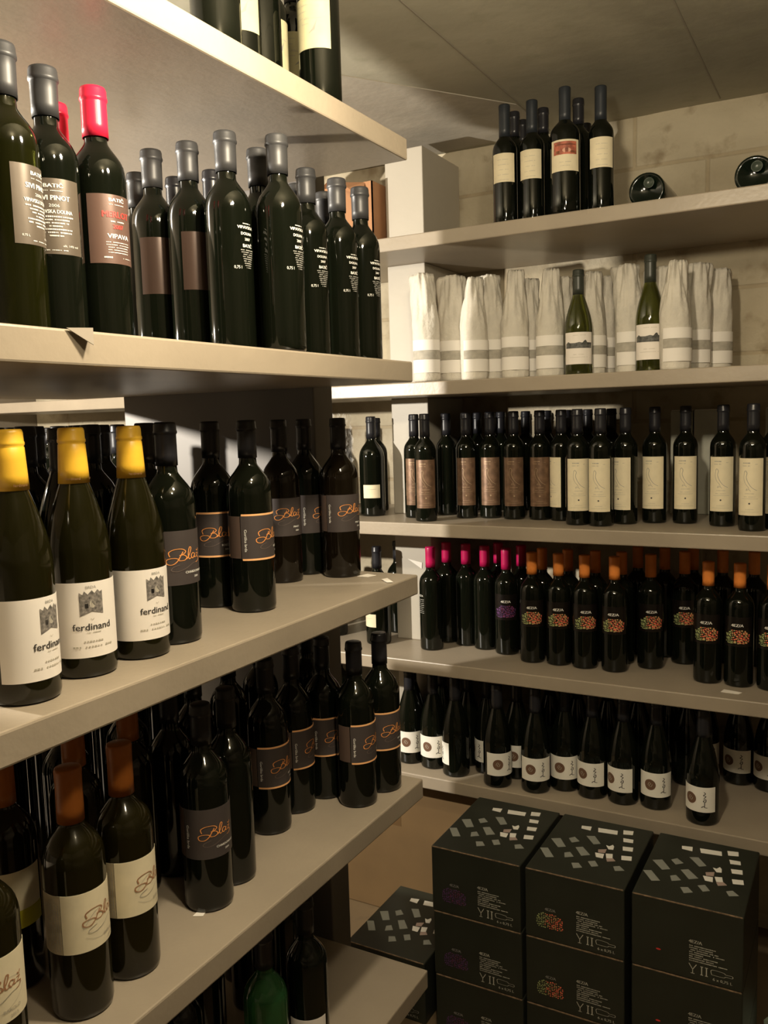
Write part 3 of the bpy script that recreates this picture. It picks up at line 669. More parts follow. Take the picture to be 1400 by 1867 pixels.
# ------------------------------------------------------------------ bottles
def place(kn, x, y, z, rz, h, label, group):
    body, cap, labels, extra = KINDS[kn]
    nm = 'wrapped_wine_bottle' if kn.startswith('wrap') else ('sparkling_wine_bottle' if kn == 'sparkling' else 'wine_bottle')
    if kn.startswith('script') or kn == 'cream_script': rz += 10
    r = link(nm, None, None, (x, y, z + .0004), D(rz))
    r.empty_display_size = .05
    tag(r, label, 'bottle', group)
    if h != 1.0: r.scale = (1, 1, h / .312)
    if body: link('glass_body', body, r)
    if cap: link('capsule', cap, r)
    for pn, pm, pl, subs in labels:
        p = link(pn, pm, r)
        if pl: p['label'] = pl
        for sn, sm in subs: link(sn, sm, p)
    return r
BOTTLES = [
 ('cream_label', -0.874, 2.311, 2.066, -79.3, 1.0, 'slim dark bottle with cream label, leftmost in front on the top back shelf', 'standing bottles on the top back shelf'),
 ('cream_label', -0.8, 2.321, 2.066, -84.0, 1.0, 'slim dark bottle with cream label, second from left on the top back shelf', 'standing bottles on the top back shelf'),
 ('picture_label', -0.701, 2.292, 2.066, -73.0, 1.0, 'wide dark bottle with red picture above cream label on the top back shelf', 'standing bottles on the top back shelf'),
 ('cream_label', -0.616, 2.323, 2.066, -71.2, 1.0, 'dark bottle with cream label, rightmost upright bottle on the top back shelf', 'standing bottles on the top back shelf'),
 ('plain_slim', -0.874, 2.387, 2.066, 110.1, 1.0, 'dark bottle neck behind the leftmost cream label, top back shelf', 'standing bottles on the top back shelf'),
 ('plain_slim', -0.877, 2.465, 2.066, 109.6, 1.0, 'dark bottle neck between the two left cream labels, the shortest looking neck, top back shelf', 'standing bottles on the top back shelf'),
 ('plain_slim', -0.796, 2.403, 2.066, 108.3, 1.0, 'dark bottle neck just right of the second cream label neck, top back shelf', 'standing bottles on the top back shelf'),
 ('plain_slim', -0.693, 2.387, 2.066, 106.2, 1.0, 'dark bottle neck behind the red picture label bottle, top back shelf', 'standing bottles on the top back shelf'),
 ('plain_slim', -0.732, 2.597, 2.066, 105.7, 1.0, 'dark bottle neck lowest neck left of the rightmost cream label, top back shelf', 'standing bottles on the top back shelf'),
 ('wrap_a', -1.122, 2.307, 1.652, -64.1, 0.31, 'bottle in white tissue paper, leftmost, second back shelf', 'bottles wrapped in white tissue paper'),
 ('wrap_b', -1.0745, 2.3895, 1.652, -65.8, 0.31, 'bottle in white tissue paper, second from left, tall fold on its right, second back shelf', 'bottles wrapped in white tissue paper'),
 ('wrap_a', -0.973, 2.4451, 1.652, -58.3, 0.308, 'bottle in white tissue paper, third from left, pointed paper top, second back shelf', 'bottles wrapped in white tissue paper'),
 ('wrap_c', -0.889, 2.412, 1.652, -69.8, 0.31, 'bottle in white tissue paper, fourth from left, smooth rounded cone, second back shelf', 'bottles wrapped in white tissue paper'),
 ('wrap_c', -0.79, 2.43, 1.652, -78.0, 0.305, 'bottle in white tissue paper, fifth, just left of the shorter green bottle, second back shelf', 'bottles wrapped in white tissue paper'),
 ('wrap_a', -0.5777, 2.4767, 1.652, -64.9, 0.3, 'bottle in white tissue paper, crumpled, just left of the taller green bottle, second back shelf', 'bottles wrapped in white tissue paper'),
 ('wrap_b', -0.413, 2.546, 1.652, -85.8, 0.295, 'bottle in white tissue paper, rightmost, paper tail sticking out, second back shelf', 'bottles wrapped in white tissue paper'),
 ('wrap_c', -0.996, 2.364, 1.652, -47.1, 0.295, 'shaded tissue-wrapped bottle standing behind, between the second and third front wrapped bottles', 'bottles wrapped in white tissue paper'),
 ('wrap_c', -0.8739, 2.4935, 1.652, -50.7, 0.295, 'shaded tissue-wrapped bottle standing behind, between the fourth and fifth front wrapped bottles', 'bottles wrapped in white tissue paper'),
 ('wrap_b', -0.79, 2.532, 1.652, -52.7, 0.295, 'shaded tissue-wrapped bottle standing behind, between the fifth front wrapped bottle and the shorter green one', 'bottles wrapped in white tissue paper'),
 ('wrap_c', -0.6882, 2.491, 1.652, -54.6, 0.295, 'shaded tissue-wrapped bottle standing behind, right of the shorter green bottle neck', 'bottles wrapped in white tissue paper'),
 ('wrap_b', -0.6745, 2.5724, 1.652, -55.3, 0.29, 'shaded wrapped bottle, its folded edge beside bare wall, mid shelf', 'bottles wrapped in white tissue paper'),
 ('wrap_b', -0.5, 2.5093, 1.652, -58.7, 0.29, 'shaded tissue-wrapped bottle standing behind, right of the taller green bottle neck', 'bottles wrapped in white tissue paper'),
 ('wrap_c', -0.44, 2.393, 1.652, -59.6, 0.285, 'shaded wrapped bottle tucked behind, left of the rightmost front wrapped bottle', 'bottles wrapped in white tissue paper'),
 ('wrap_b', -0.3689, 2.6168, 1.652, -62.0, 0.285, 'wrapped bottle half hidden at far right behind the rightmost wrapped one', 'bottles wrapped in white tissue paper'),
 ('green_pictured', -0.702, 2.41, 1.652, -73.8, 0.29, 'shorter unwrapped green bottle with landscape label among the tissue-wrapped bottles', 'green landscape-label bottles'),
 ('green_pictured', -0.5118, 2.4283, 1.652, -81.1, 1.0, 'taller unwrapped green bottle with landscape label, right part of the second back shelf', 'green landscape-label bottles'),
 ('brown_bird', -1.216, 2.398, 1.243, -63.1, 1.0, 'slim bottle with brown bird label, first from left, third back shelf', 'slim bottles with etched bird labels on the third back shelf'),
 ('brown_bird', -1.141, 2.32, 1.243, -63.8, 1.0, 'slim bottle with brown bird label, second from left, third back shelf', 'slim bottles with etched bird labels on the third back shelf'),
 ('brown_bird', -1.055, 2.427, 1.243, -69.5, 1.0, 'slim bottle with brown bird label, third from left, third back shelf', 'slim bottles with etched bird labels on the third back shelf'),
 ('brown_bird', -0.985, 2.446, 1.243, -68.1, 1.0, 'slim bottle with brown bird label, fourth from left, third back shelf', 'slim bottles with etched bird labels on the third back shelf'),
 ('brown_bird', -0.907, 2.438, 1.243, -69.6, 1.0, 'slim bottle with brown bird label, fifth from left, third back shelf', 'slim bottles with etched bird labels on the third back shelf'),
 ('brown_bird', -0.8289, 2.4444, 1.243, -73.3, 1.0, 'slim bottle with brown bird label, sixth from left, third back shelf', 'slim bottles with etched bird labels on the third back shelf'),
 ('cream_bird', -0.6912, 2.3554, 1.243, -68.6, 1.0, 'slim bottle with tall cream bird label, first cream one from left, third back shelf', 'slim bottles with etched bird labels on the third back shelf'),
 ('cream_bird', -0.625, 2.347, 1.243, -85.1, 1.0, 'slim bottle with tall cream bird label, second cream one from left, third back shelf', 'slim bottles with etched bird labels on the third back shelf'),
 ('cream_bird', -0.573, 2.41, 1.243, -111.6, 1.0, 'slim bottle with tall cream bird label, third cream one from left, third back shelf', 'slim bottles with etched bird labels on the third back shelf'),
 ('cream_bird', -0.504, 2.455, 1.243, -92.4, 1.0, 'slim bottle with tall cream bird label, fourth cream one from left, third back shelf', 'slim bottles with etched bird labels on the third back shelf'),
 ('cream_bird', -0.424, 2.464, 1.243, -80.2, 1.0, 'slim bottle with tall cream bird label, fifth cream one from left, third back shelf', 'slim bottles with etched bird labels on the third back shelf'),
 ('cream_bird', -0.324, 2.431, 1.243, -90.4, 1.0, 'slim bottle with tall cream bird label, sixth cream one from left, third back shelf', 'slim bottles with etched bird labels on the third back shelf'),
 ('cream_bird', -0.243, 2.354, 1.243, -96.1, 1.0, 'slim bottle with tall cream bird label, seventh cream one from left, third back shelf', 'slim bottles with etched bird labels on the third back shelf'),
 ('cream_bird', -0.762, 2.436, 1.243, -134.6, 1.0, 'cream bird label bottle turned so only a thin white strip shows', 'slim bottles with etched bird labels on the third back shelf'),
 ('cream_bird', -0.2, 2.41, 1.243, -85.3, 1.0, 'cream bird label bottle cut off by the right edge of the photo, third back shelf', 'slim bottles with etched bird labels on the third back shelf'),
 ('plain_slim', -1.15, 2.49, 1.243, -5.2, 1.0, 'dark slim bottle between the second and third brown bird labels', 'dark slim bottles in the back rows of the third back shelf'),
 ('plain_slim', -1.1685, 2.6834, 1.243, 24.0, 1.0, 'dark slim bottle half hidden in the back rows of the third back shelf', 'dark slim bottles in the back rows of the third back shelf'),
 ('plain_slim', -1.111, 2.649, 1.243, 22.8, 1.0, 'dark slim bottle half hidden in the back rows of the third back shelf', 'dark slim bottles in the back rows of the third back shelf'),
 ('plain_slim', -1.035, 2.667, 1.243, 21.2, 1.0, 'dark slim bottle half hidden in the back rows of the third back shelf', 'dark slim bottles in the back rows of the third back shelf'),
 ('plain_slim', -0.957, 2.685, 1.243, 19.6, 1.0, 'dark slim bottle half hidden in the back rows of the third back shelf', 'dark slim bottles in the back rows of the third back shelf'),
 ('plain_slim', -1.0834, 2.7125, 1.243, 18.0, 1.0, 'dark slim bottle half hidden in the back rows of the third back shelf', 'dark slim bottles in the back rows of the third back shelf'),
 ('plain_slim', -0.8953, 2.7125, 1.243, 16.5, 1.0, 'dark slim bottle half hidden in the back rows of the third back shelf', 'dark slim bottles in the back rows of the third back shelf'),
 ('plain_slim', -0.762, 2.7125, 1.243, 15.6, 1.0, 'dark slim bottle half hidden in the back rows of the third back shelf', 'dark slim bottles in the back rows of the third back shelf'),
 ('plain_slim', -0.688, 2.7125, 1.243, 14.1, 1.0, 'dark slim bottle half hidden in the back rows of the third back shelf', 'dark slim bottles in the back rows of the third back shelf'),
 ('plain_slim', -0.829, 2.7125, 1.243, 14.8, 1.0, 'dark slim bottle half hidden in the back rows of the third back shelf', 'dark slim bottles in the back rows of the third back shelf'),
 ('magnum_left', -1.375, 2.41, 1.243, -65.3, 1.0, 'dark bottle with small pale label left of the pale upright, third back shelf', 'dark bottles left of the pale upright'),
 ('plain_bordeaux', -1.46, 2.36, 1.243, -63.3, 1.0, 'dark bottle under crinkled clear film left of the pale upright', 'dark bottles left of the pale upright'),
 ('plain_bordeaux', -1.43, 2.54, 1.243, -65.6, 1.0, 'unlabelled dark bottle behind the small pale label left of the upright', 'dark bottles left of the pale upright'),
 ('magnum_left', -1.362, 2.4, 0.829, -112.4, 1.0, 'dark bottle with bright white label left of the upright on the fourth back shelf', 'dark bottles left of the pale upright'),
 ('plain_bordeaux', -1.3725, 2.56, 0.829, -62.0, 1.0, 'unlabelled dark bottle behind the white label beside the upright, fourth back shelf', 'dark bottles left of the pale upright'),
 ('plain_bordeaux', -3.0, 2.34, 1.243, -38.0, 1.0, 'added filler bottle in the gloom of the back rack seen through the left rack', 'dark bottles of the back rack seen through the left rack'),
 ('plain_bordeaux', -2.95, 2.425, 1.243, -9.4, 1.0, 'added filler bottle in the gloom of the back rack seen through the left rack', 'dark bottles of the back rack seen through the left rack'),
 ('plain_bordeaux', -2.892, 2.34, 1.243, 21.0, 1.0, 'added filler bottle in the gloom of the back rack seen through the left rack', 'dark bottles of the back rack seen through the left rack'),
 ('plain_bordeaux', -2.842, 2.425, 1.243, 49.5, 1.0, 'added filler bottle in the gloom of the back rack seen through the left rack', 'dark bottles of the back rack seen through the left rack'),
 ('plain_bordeaux', -2.784, 2.34, 1.243, 80.0, 1.0, 'added filler bottle in the gloom of the back rack seen through the left rack', 'dark bottles of the back rack seen through the left rack'),
 ('plain_bordeaux', -2.734, 2.425, 1.243, 108.4, 1.0, 'added filler bottle in the gloom of the back rack seen through the left rack', 'dark bottles of the back rack seen through the left rack'),
 ('plain_bordeaux', -2.676, 2.34, 1.243, 138.8, 1.0, 'added filler bottle in the gloom of the back rack seen through the left rack', 'dark bottles of the back rack seen through the left rack'),
 ('plain_bordeaux', -2.626, 2.425, 1.243, 167.3, 1.0, 'added filler bottle in the gloom of the back rack seen through the left rack', 'dark bottles of the back rack seen through the left rack'),
 ('plain_bordeaux', -2.568, 2.34, 1.243, 197.7, 1.0, 'added filler bottle in the gloom of the back rack seen through the left rack', 'dark bottles of the back rack seen through the left rack'),
 ('plain_bordeaux', -2.518, 2.425, 1.243, 226.1, 1.0, 'added filler bottle in the gloom of the back rack seen through the left rack', 'dark bottles of the back rack seen through the left rack'),
 ('plain_bordeaux', -2.46, 2.34, 1.243, 256.4, 1.0, 'added filler bottle in the gloom of the back rack seen through the left rack', 'dark bottles of the back rack seen through the left rack'),
 ('plain_bordeaux', -2.41, 2.425, 1.243, 284.8, 1.0, 'added filler bottle in the gloom of the back rack seen through the left rack', 'dark bottles of the back rack seen through the left rack'),
 ('plain_bordeaux', -2.352, 2.34, 1.243, 315.1, 1.0, 'added filler bottle in the gloom of the back rack seen through the left rack', 'dark bottles of the back rack seen through the left rack'),
 ('plain_bordeaux', -2.302, 2.425, 1.243, 343.5, 1.0, 'added filler bottle in the gloom of the back rack seen through the left rack', 'dark bottles of the back rack seen through the left rack'),
 ('plain_bordeaux', -2.244, 2.34, 1.243, 373.8, 1.0, 'added filler bottle in the gloom of the back rack seen through the left rack', 'dark bottles of the back rack seen through the left rack'),
 ('plain_bordeaux', -2.194, 2.425, 1.243, 402.1, 1.0, 'added filler bottle in the gloom of the back rack seen through the left rack', 'dark bottles of the back rack seen through the left rack'),
 ('plain_bordeaux', -2.136, 2.34, 1.243, 432.4, 1.0, 'added filler bottle in the gloom of the back rack seen through the left rack', 'dark bottles of the back rack seen through the left rack'),
 ('plain_bordeaux', -2.086, 2.425, 1.243, 460.7, 1.0, 'added filler bottle in the gloom of the back rack seen through the left rack', 'dark bottles of the back rack seen through the left rack'),
 ('plain_bordeaux', -2.028, 2.34, 1.243, 490.9, 1.0, 'added filler bottle in the gloom of the back rack seen through the left rack', 'dark bottles of the back rack seen through the left rack'),
 ('plain_bordeaux', -1.978, 2.425, 1.243, 519.2, 1.0, 'added filler bottle in the gloom of the back rack seen through the left rack', 'dark bottles of the back rack seen through the left rack'),
 ('plain_bordeaux', -1.92, 2.34, 1.243, 549.4, 1.0, 'added filler bottle in the gloom of the back rack seen through the left rack', 'dark bottles of the back rack seen through the left rack'),
 ('plain_bordeaux', -1.87, 2.425, 1.243, 577.6, 1.0, 'added filler bottle in the gloom of the back rack seen through the left rack', 'dark bottles of the back rack seen through the left rack'),
 ('plain_bordeaux', -1.812, 2.34, 1.243, 607.8, 1.0, 'added filler bottle in the gloom of the back rack seen through the left rack', 'dark bottles of the back rack seen through the left rack'),
 ('plain_bordeaux', -1.762, 2.425, 1.243, 636.0, 1.0, 'added filler bottle in the gloom of the back rack seen through the left rack', 'dark bottles of the back rack seen through the left rack'),
 ('plain_bordeaux', -1.704, 2.34, 1.243, 666.1, 1.0, 'added filler bottle in the gloom of the back rack seen through the left rack', 'dark bottles of the back rack seen through the left rack'),
 ('plain_bordeaux', -1.654, 2.425, 1.243, 694.3, 1.0, 'added filler bottle in the gloom of the back rack seen through the left rack', 'dark bottles of the back rack seen through the left rack'),
 ('plain_bordeaux', -2.75, 2.36, 0.829, -40.6, 1.0, 'added filler bottle in the gloom of the back rack seen through the left rack', 'dark bottles of the back rack seen through the left rack'),  # from here, bottles added on the lower back shelves to cover brightly lit wall
 ('plain_bordeaux', -2.75, 2.36, 0.474, -40.6, 1.0, 'added filler bottle in the gloom of the back rack seen through the left rack', 'dark bottles of the back rack seen through the left rack'),
 ('plain_bordeaux', -2.7, 2.445, 0.829, -12.2, 1.0, 'added filler bottle in the gloom of the back rack seen through the left rack', 'dark bottles of the back rack seen through the left rack'),
 ('plain_bordeaux', -2.7, 2.445, 0.474, -12.2, 1.0, 'added filler bottle in the gloom of the back rack seen through the left rack', 'dark bottles of the back rack seen through the left rack'),
 ('plain_bordeaux', -2.635, 2.36, 0.829, 18.2, 1.0, 'added filler bottle in the gloom of the back rack seen through the left rack', 'dark bottles of the back rack seen through the left rack'),
 ('plain_bordeaux', -2.635, 2.36, 0.474, 18.2, 1.0, 'added filler bottle in the gloom of the back rack seen through the left rack', 'dark bottles of the back rack seen through the left rack'),
 ('plain_bordeaux', -2.585, 2.445, 0.829, 46.6, 1.0, 'added filler bottle in the gloom of the back rack seen through the left rack', 'dark bottles of the back rack seen through the left rack'),
 ('plain_bordeaux', -2.585, 2.445, 0.474, 46.6, 1.0, 'added filler bottle in the gloom of the back rack seen through the left rack', 'dark bottles of the back rack seen through the left rack'),
 ('plain_bordeaux', -2.52, 2.36, 0.829, 76.9, 1.0, 'added filler bottle in the gloom of the back rack seen through the left rack', 'dark bottles of the back rack seen through the left rack'),
 ('plain_bordeaux', -2.52, 2.36, 0.474, 76.9, 1.0, 'added filler bottle in the gloom of the back rack seen through the left rack', 'dark bottles of the back rack seen through the left rack'),
 ('plain_bordeaux', -2.47, 2.445, 0.829, 105.3, 1.0, 'added filler bottle in the gloom of the back rack seen through the left rack', 'dark bottles of the back rack seen through the left rack'),
 ('plain_bordeaux', -2.47, 2.445, 0.474, 105.3, 1.0, 'added filler bottle in the gloom of the back rack seen through the left rack', 'dark bottles of the back rack seen through the left rack'),
 ('plain_bordeaux', -2.405, 2.36, 0.829, 135.5, 1.0, 'added filler bottle in the gloom of the back rack seen through the left rack', 'dark bottles of the back rack seen through the left rack'),
 ('plain_bordeaux', -2.405, 2.36, 0.474, 135.5, 1.0, 'added filler bottle in the gloom of the back rack seen through the left rack', 'dark bottles of the back rack seen through the left rack'),
 ('plain_bordeaux', -2.355, 2.445, 0.829, 163.9, 1.0, 'added filler bottle in the gloom of the back rack seen through the left rack', 'dark bottles of the back rack seen through the left rack'),
 ('plain_bordeaux', -2.355, 2.445, 0.474, 163.9, 1.0, 'added filler bottle in the gloom of the back rack seen through the left rack', 'dark bottles of the back rack seen through the left rack'),
 ('plain_bordeaux', -2.29, 2.36, 0.829, 194.1, 1.0, 'added filler bottle in the gloom of the back rack seen through the left rack', 'dark bottles of the back rack seen through the left rack'),
 ('plain_bordeaux', -2.29, 2.36, 0.474, 194.1, 1.0, 'added filler bottle in the gloom of the back rack seen through the left rack', 'dark bottles of the back rack seen through the left rack'),
 ('plain_bordeaux', -2.24, 2.445, 0.829, 222.5, 1.0, 'added filler bottle in the gloom of the back rack seen through the left rack', 'dark bottles of the back rack seen through the left rack'),
 ('plain_bordeaux', -2.24, 2.445, 0.474, 222.5, 1.0, 'added filler bottle in the gloom of the back rack seen through the left rack', 'dark bottles of the back rack seen through the left rack'),
 ('plain_bordeaux', -2.175, 2.36, 0.829, 252.7, 1.0, 'added filler bottle in the gloom of the back rack seen through the left rack', 'dark bottles of the back rack seen through the left rack'),
 ('plain_bordeaux', -2.175, 2.36, 0.474, 252.7, 1.0, 'added filler bottle in the gloom of the back rack seen through the left rack', 'dark bottles of the back rack seen through the left rack'),
 ('plain_bordeaux', -2.125, 2.445, 0.829, 281.0, 1.0, 'added filler bottle in the gloom of the back rack seen through the left rack', 'dark bottles of the back rack seen through the left rack'),
 ('plain_bordeaux', -2.125, 2.445, 0.474, 281.0, 1.0, 'added filler bottle in the gloom of the back rack seen through the left rack', 'dark bottles of the back rack seen through the left rack'),
 ('plain_bordeaux', -2.06, 2.36, 0.829, 311.1, 1.0, 'added filler bottle in the gloom of the back rack seen through the left rack', 'dark bottles of the back rack seen through the left rack'),
 ('plain_bordeaux', -2.06, 2.36, 0.474, 311.1, 1.0, 'added filler bottle in the gloom of the back rack seen through the left rack', 'dark bottles of the back rack seen through the left rack'),
 ('plain_bordeaux', -2.01, 2.445, 0.829, 339.4, 1.0, 'added filler bottle in the gloom of the back rack seen through the left rack', 'dark bottles of the back rack seen through the left rack'),
 ('plain_bordeaux', -2.01, 2.445, 0.474, 339.4, 1.0, 'added filler bottle in the gloom of the back rack seen through the left rack', 'dark bottles of the back rack seen through the left rack'),
 ('plain_bordeaux', -1.945, 2.36, 0.829, 369.5, 1.0, 'added filler bottle in the gloom of the back rack seen through the left rack', 'dark bottles of the back rack seen through the left rack'),
 ('plain_bordeaux', -1.945, 2.36, 0.474, 369.5, 1.0, 'added filler bottle in the gloom of the back rack seen through the left rack', 'dark bottles of the back rack seen through the left rack'),
 ('plain_bordeaux', -1.895, 2.445, 0.829, 397.8, 1.0, 'added filler bottle in the gloom of the back rack seen through the left rack', 'dark bottles of the back rack seen through the left rack'),
 ('plain_bordeaux', -1.895, 2.445, 0.474, 397.8, 1.0, 'added filler bottle in the gloom of the back rack seen through the left rack', 'dark bottles of the back rack seen through the left rack'),
 ('plain_bordeaux', -1.83, 2.36, 0.829, 427.8, 1.0, 'added filler bottle in the gloom of the back rack seen through the left rack', 'dark bottles of the back rack seen through the left rack'),
 ('plain_bordeaux', -1.83, 2.36, 0.474, 427.8, 1.0, 'added filler bottle in the gloom of the back rack seen through the left rack', 'dark bottles of the back rack seen through the left rack'),
 ('plain_bordeaux', -1.78, 2.445, 0.829, 456.1, 1.0, 'added filler bottle in the gloom of the back rack seen through the left rack', 'dark bottles of the back rack seen through the left rack'),
 ('plain_bordeaux', -1.78, 2.445, 0.474, 456.1, 1.0, 'added filler bottle in the gloom of the back rack seen through the left rack', 'dark bottles of the back rack seen through the left rack'),
 ('plain_bordeaux', -1.715, 2.36, 0.829, 486.0, 1.0, 'added filler bottle in the gloom of the back rack seen through the left rack', 'dark bottles of the back rack seen through the left rack'),
 ('plain_bordeaux', -1.715, 2.36, 0.474, 486.0, 1.0, 'added filler bottle in the gloom of the back rack seen through the left rack', 'dark bottles of the back rack seen through the left rack'),
 ('plain_bordeaux', -1.665, 2.445, 0.829, 514.3, 1.0, 'added filler bottle in the gloom of the back rack seen through the left rack', 'dark bottles of the back rack seen through the left rack'),
 ('plain_bordeaux', -1.665, 2.445, 0.474, 514.3, 1.0, 'added filler bottle in the gloom of the back rack seen through the left rack', 'dark bottles of the back rack seen through the left rack'),
 ('plain_bordeaux', -1.6, 2.36, 0.829, 544.1, 1.0, 'added filler bottle in the gloom of the back rack seen through the left rack', 'dark bottles of the back rack seen through the left rack'),
 ('plain_bordeaux', -1.6, 2.36, 0.474, 544.1, 1.0, 'added filler bottle in the gloom of the back rack seen through the left rack', 'dark bottles of the back rack seen through the left rack'),
 ('plain_bordeaux', -1.55, 2.445, 0.829, 572.4, 1.0, 'added filler bottle in the gloom of the back rack seen through the left rack', 'dark bottles of the back rack seen through the left rack'),
 ('plain_bordeaux', -1.55, 2.445, 0.474, 572.4, 1.0, 'added filler bottle in the gloom of the back rack seen through the left rack', 'dark bottles of the back rack seen through the left rack'),
 ('magenta_cap', -1.172, 2.402, 0.829, -124.0, 1.0, 'magenta-capped black bottle, leftmost, small white print on its side, fourth back shelf', 'black bottles with magenta capsules on the fourth back shelf'),
 ('magenta_cap', -1.092, 2.4937, 0.829, 113.7, 1.0, 'magenta-capped black bottle, standing apart, no label showing, fourth back shelf', 'black bottles with magenta capsules on the fourth back shelf'),
 ('magenta_cap', -1.02, 2.473, 0.829, 112.4, 1.0, 'magenta-capped black bottle, left of the purple label, fourth back shelf', 'black bottles with magenta capsules on the fourth back shelf'),
 ('purple_mosaic', -0.939, 2.446, 0.829, -74.0, 1.0, 'black bottle with magenta capsule and purple mosaic label, fourth back shelf', 'black bottles with magenta capsules on the fourth back shelf'),
 ('magenta_cap', -1.1648, 2.5054, 0.829, 115.4, 1.0, 'magenta capsule in shade, right behind the leftmost magenta bottle', 'black bottles with magenta capsules on the fourth back shelf'),
 ('magenta_cap', -1.0026, 2.5447, 0.829, 111.5, 1.0, 'magenta capsule in shade, between the last two front magenta bottles', 'black bottles with magenta capsules on the fourth back shelf'),
 ('magenta_cap', -0.9162, 2.5169, 0.829, 110.0, 1.0, 'magenta capsule in shade, just left of the first orange capsule', 'black bottles with magenta capsules on the fourth back shelf'),
 ('orange_mosaic', -0.84, 2.395, 0.829, -73.7, 1.0, 'front black bottle with orange capsule and mosaic label, first from left', 'black bottles with orange capsules and mosaic labels'),
 ('orange_mosaic', -0.761, 2.398, 0.829, -75.4, 1.0, 'front black bottle with orange capsule and mosaic label, second from left', 'black bottles with orange capsules and mosaic labels'),
 ('orange_mosaic', -0.684, 2.395, 0.829, -69.1, 1.0, 'front black bottle with orange capsule and mosaic label, third from left', 'black bottles with orange capsules and mosaic labels'),
 ('orange_mosaic', -0.599, 2.394, 0.829, -82.0, 1.0, 'front black bottle with orange capsule and mosaic label, fourth from left', 'black bottles with orange capsules and mosaic labels'),
 ('orange_mosaic', -0.515, 2.464, 0.829, -74.2, 1.0, 'front black bottle with orange capsule and mosaic label, fifth from left', 'black bottles with orange capsules and mosaic labels'),
 ('orange_mosaic', -0.438, 2.547, 0.829, -80.3, 1.0, 'front black bottle with orange capsule and mosaic label, sixth from left', 'black bottles with orange capsules and mosaic labels'),
 ('orange_mosaic', -0.351, 2.392, 0.829, -89.6, 1.0, 'front black bottle with orange capsule and mosaic label, seventh from left', 'black bottles with orange capsules and mosaic labels'),
 ('orange_mosaic', -0.273, 2.39, 0.829, -91.5, 1.0, 'front black bottle with orange capsule and mosaic label, eighth from left', 'black bottles with orange capsules and mosaic labels'),
 ('orange_mosaic', -0.193, 2.388, 0.829, -93.4, 1.0, 'front black bottle with orange capsule and mosaic label, ninth from left', 'black bottles with orange capsules and mosaic labels'),
 ('orange_plain', -0.837, 2.48, 0.829, 108.7, 1.0, 'orange capsule in the shaded second row, first from left', 'black bottles with orange capsules and mosaic labels'),
 ('orange_plain', -0.758, 2.48, 0.829, 107.0, 1.0, 'orange capsule in the shaded second row, second from left', 'black bottles with orange capsules and mosaic labels'),
 ('orange_plain', -0.676, 2.48, 0.829, 105.3, 1.0, 'orange capsule in the shaded second row, third from left', 'black bottles with orange capsules and mosaic labels'),
 ('orange_plain', -0.6, 2.48, 0.829, 103.6, 1.0, 'orange capsule in the shaded second row, fourth from left', 'black bottles with orange capsules and mosaic labels'),
 ('orange_plain', -0.581, 2.6, 0.829, 102.6, 1.0, 'hardly visible bottle in the back row of the fourth back shelf', 'hardly visible back row bottles on the fourth back shelf'),
 ('orange_plain', -0.503, 2.6, 0.829, 101.0, 1.0, 'hardly visible bottle in the back row of the fourth back shelf', 'hardly visible back row bottles on the fourth back shelf'),
 ('orange_plain', -0.4264, 2.6207, 0.829, 99.2, 1.0, 'hardly visible bottle in the back row of the fourth back shelf', 'hardly visible back row bottles on the fourth back shelf'),
 ('orange_plain', -0.343, 2.6, 0.829, 97.5, 1.0, 'hardly visible bottle in the back row of the fourth back shelf', 'hardly visible back row bottles on the fourth back shelf'),
 ('orange_plain', -0.26, 2.6, 0.829, 95.7, 1.0, 'hardly visible bottle in the back row of the fourth back shelf', 'hardly visible back row bottles on the fourth back shelf'),
 ('sparkling', -1.2317, 2.3526, 0.474, -62.4, 1.0, 'dark sparkling bottle with white round-emblem label, first from left in the front row', 'squat sparkling bottles with round-emblem labels'),
 ('sparkling', -1.147, 2.346, 0.474, -73.9, 1.0, 'dark sparkling bottle with white round-emblem label, second from left in the front row', 'squat sparkling bottles with round-emblem labels'),
 ('sparkling', -1.06, 2.319, 0.474, -165.4, 1.0, 'dark sparkling bottle with white round-emblem label, turned, bright label edge at left', 'squat sparkling bottles with round-emblem labels'),
 ('sparkling', -0.919, 2.303, 0.474, -46.2, 1.0, 'dark sparkling bottle with white round-emblem label, fourth from left in the front row', 'squat sparkling bottles with round-emblem labels'),
 ('sparkling', -0.806, 2.313, 0.474, -70.8, 1.0, 'dark sparkling bottle with white round-emblem label, fifth from left in the front row', 'squat sparkling bottles with round-emblem labels'),
 ('sparkling', -0.7347, 2.3606, 0.474, -72.7, 1.0, 'dark sparkling bottle with white round-emblem label, sixth from left in the front row', 'squat sparkling bottles with round-emblem labels'),
 ('sparkling', -0.65, 2.346, 0.474, -94.5, 1.0, 'dark sparkling bottle with white round-emblem label, seventh from left in the front row', 'squat sparkling bottles with round-emblem labels'),
 ('sparkling', -0.563, 2.344, 0.474, -109.5, 1.0, 'dark sparkling bottle with white round-emblem label, eighth from left in the front row', 'squat sparkling bottles with round-emblem labels'),
 ('sparkling', -0.476, 2.352, 0.474, -78.6, 1.0, 'dark sparkling bottle with white round-emblem label, ninth from left in the front row', 'squat sparkling bottles with round-emblem labels'),
 ('sparkling', -0.348, 2.313, 0.474, -103.4, 1.0, 'dark sparkling bottle with white round-emblem label, standing nearest the shelf edge, alone', 'squat sparkling bottles with round-emblem labels'),
 ('sparkling', -0.2944, 2.6119, 0.474, -103.6, 1.0, 'dark sparkling bottle with white round-emblem label, set back right of the lone one', 'squat sparkling bottles with round-emblem labels'),
 ('sparkling', -0.211, 2.596, 0.474, -110.4, 1.0, 'dark sparkling bottle with white round-emblem label, cut off by the right photo edge', 'squat sparkling bottles with round-emblem labels'),
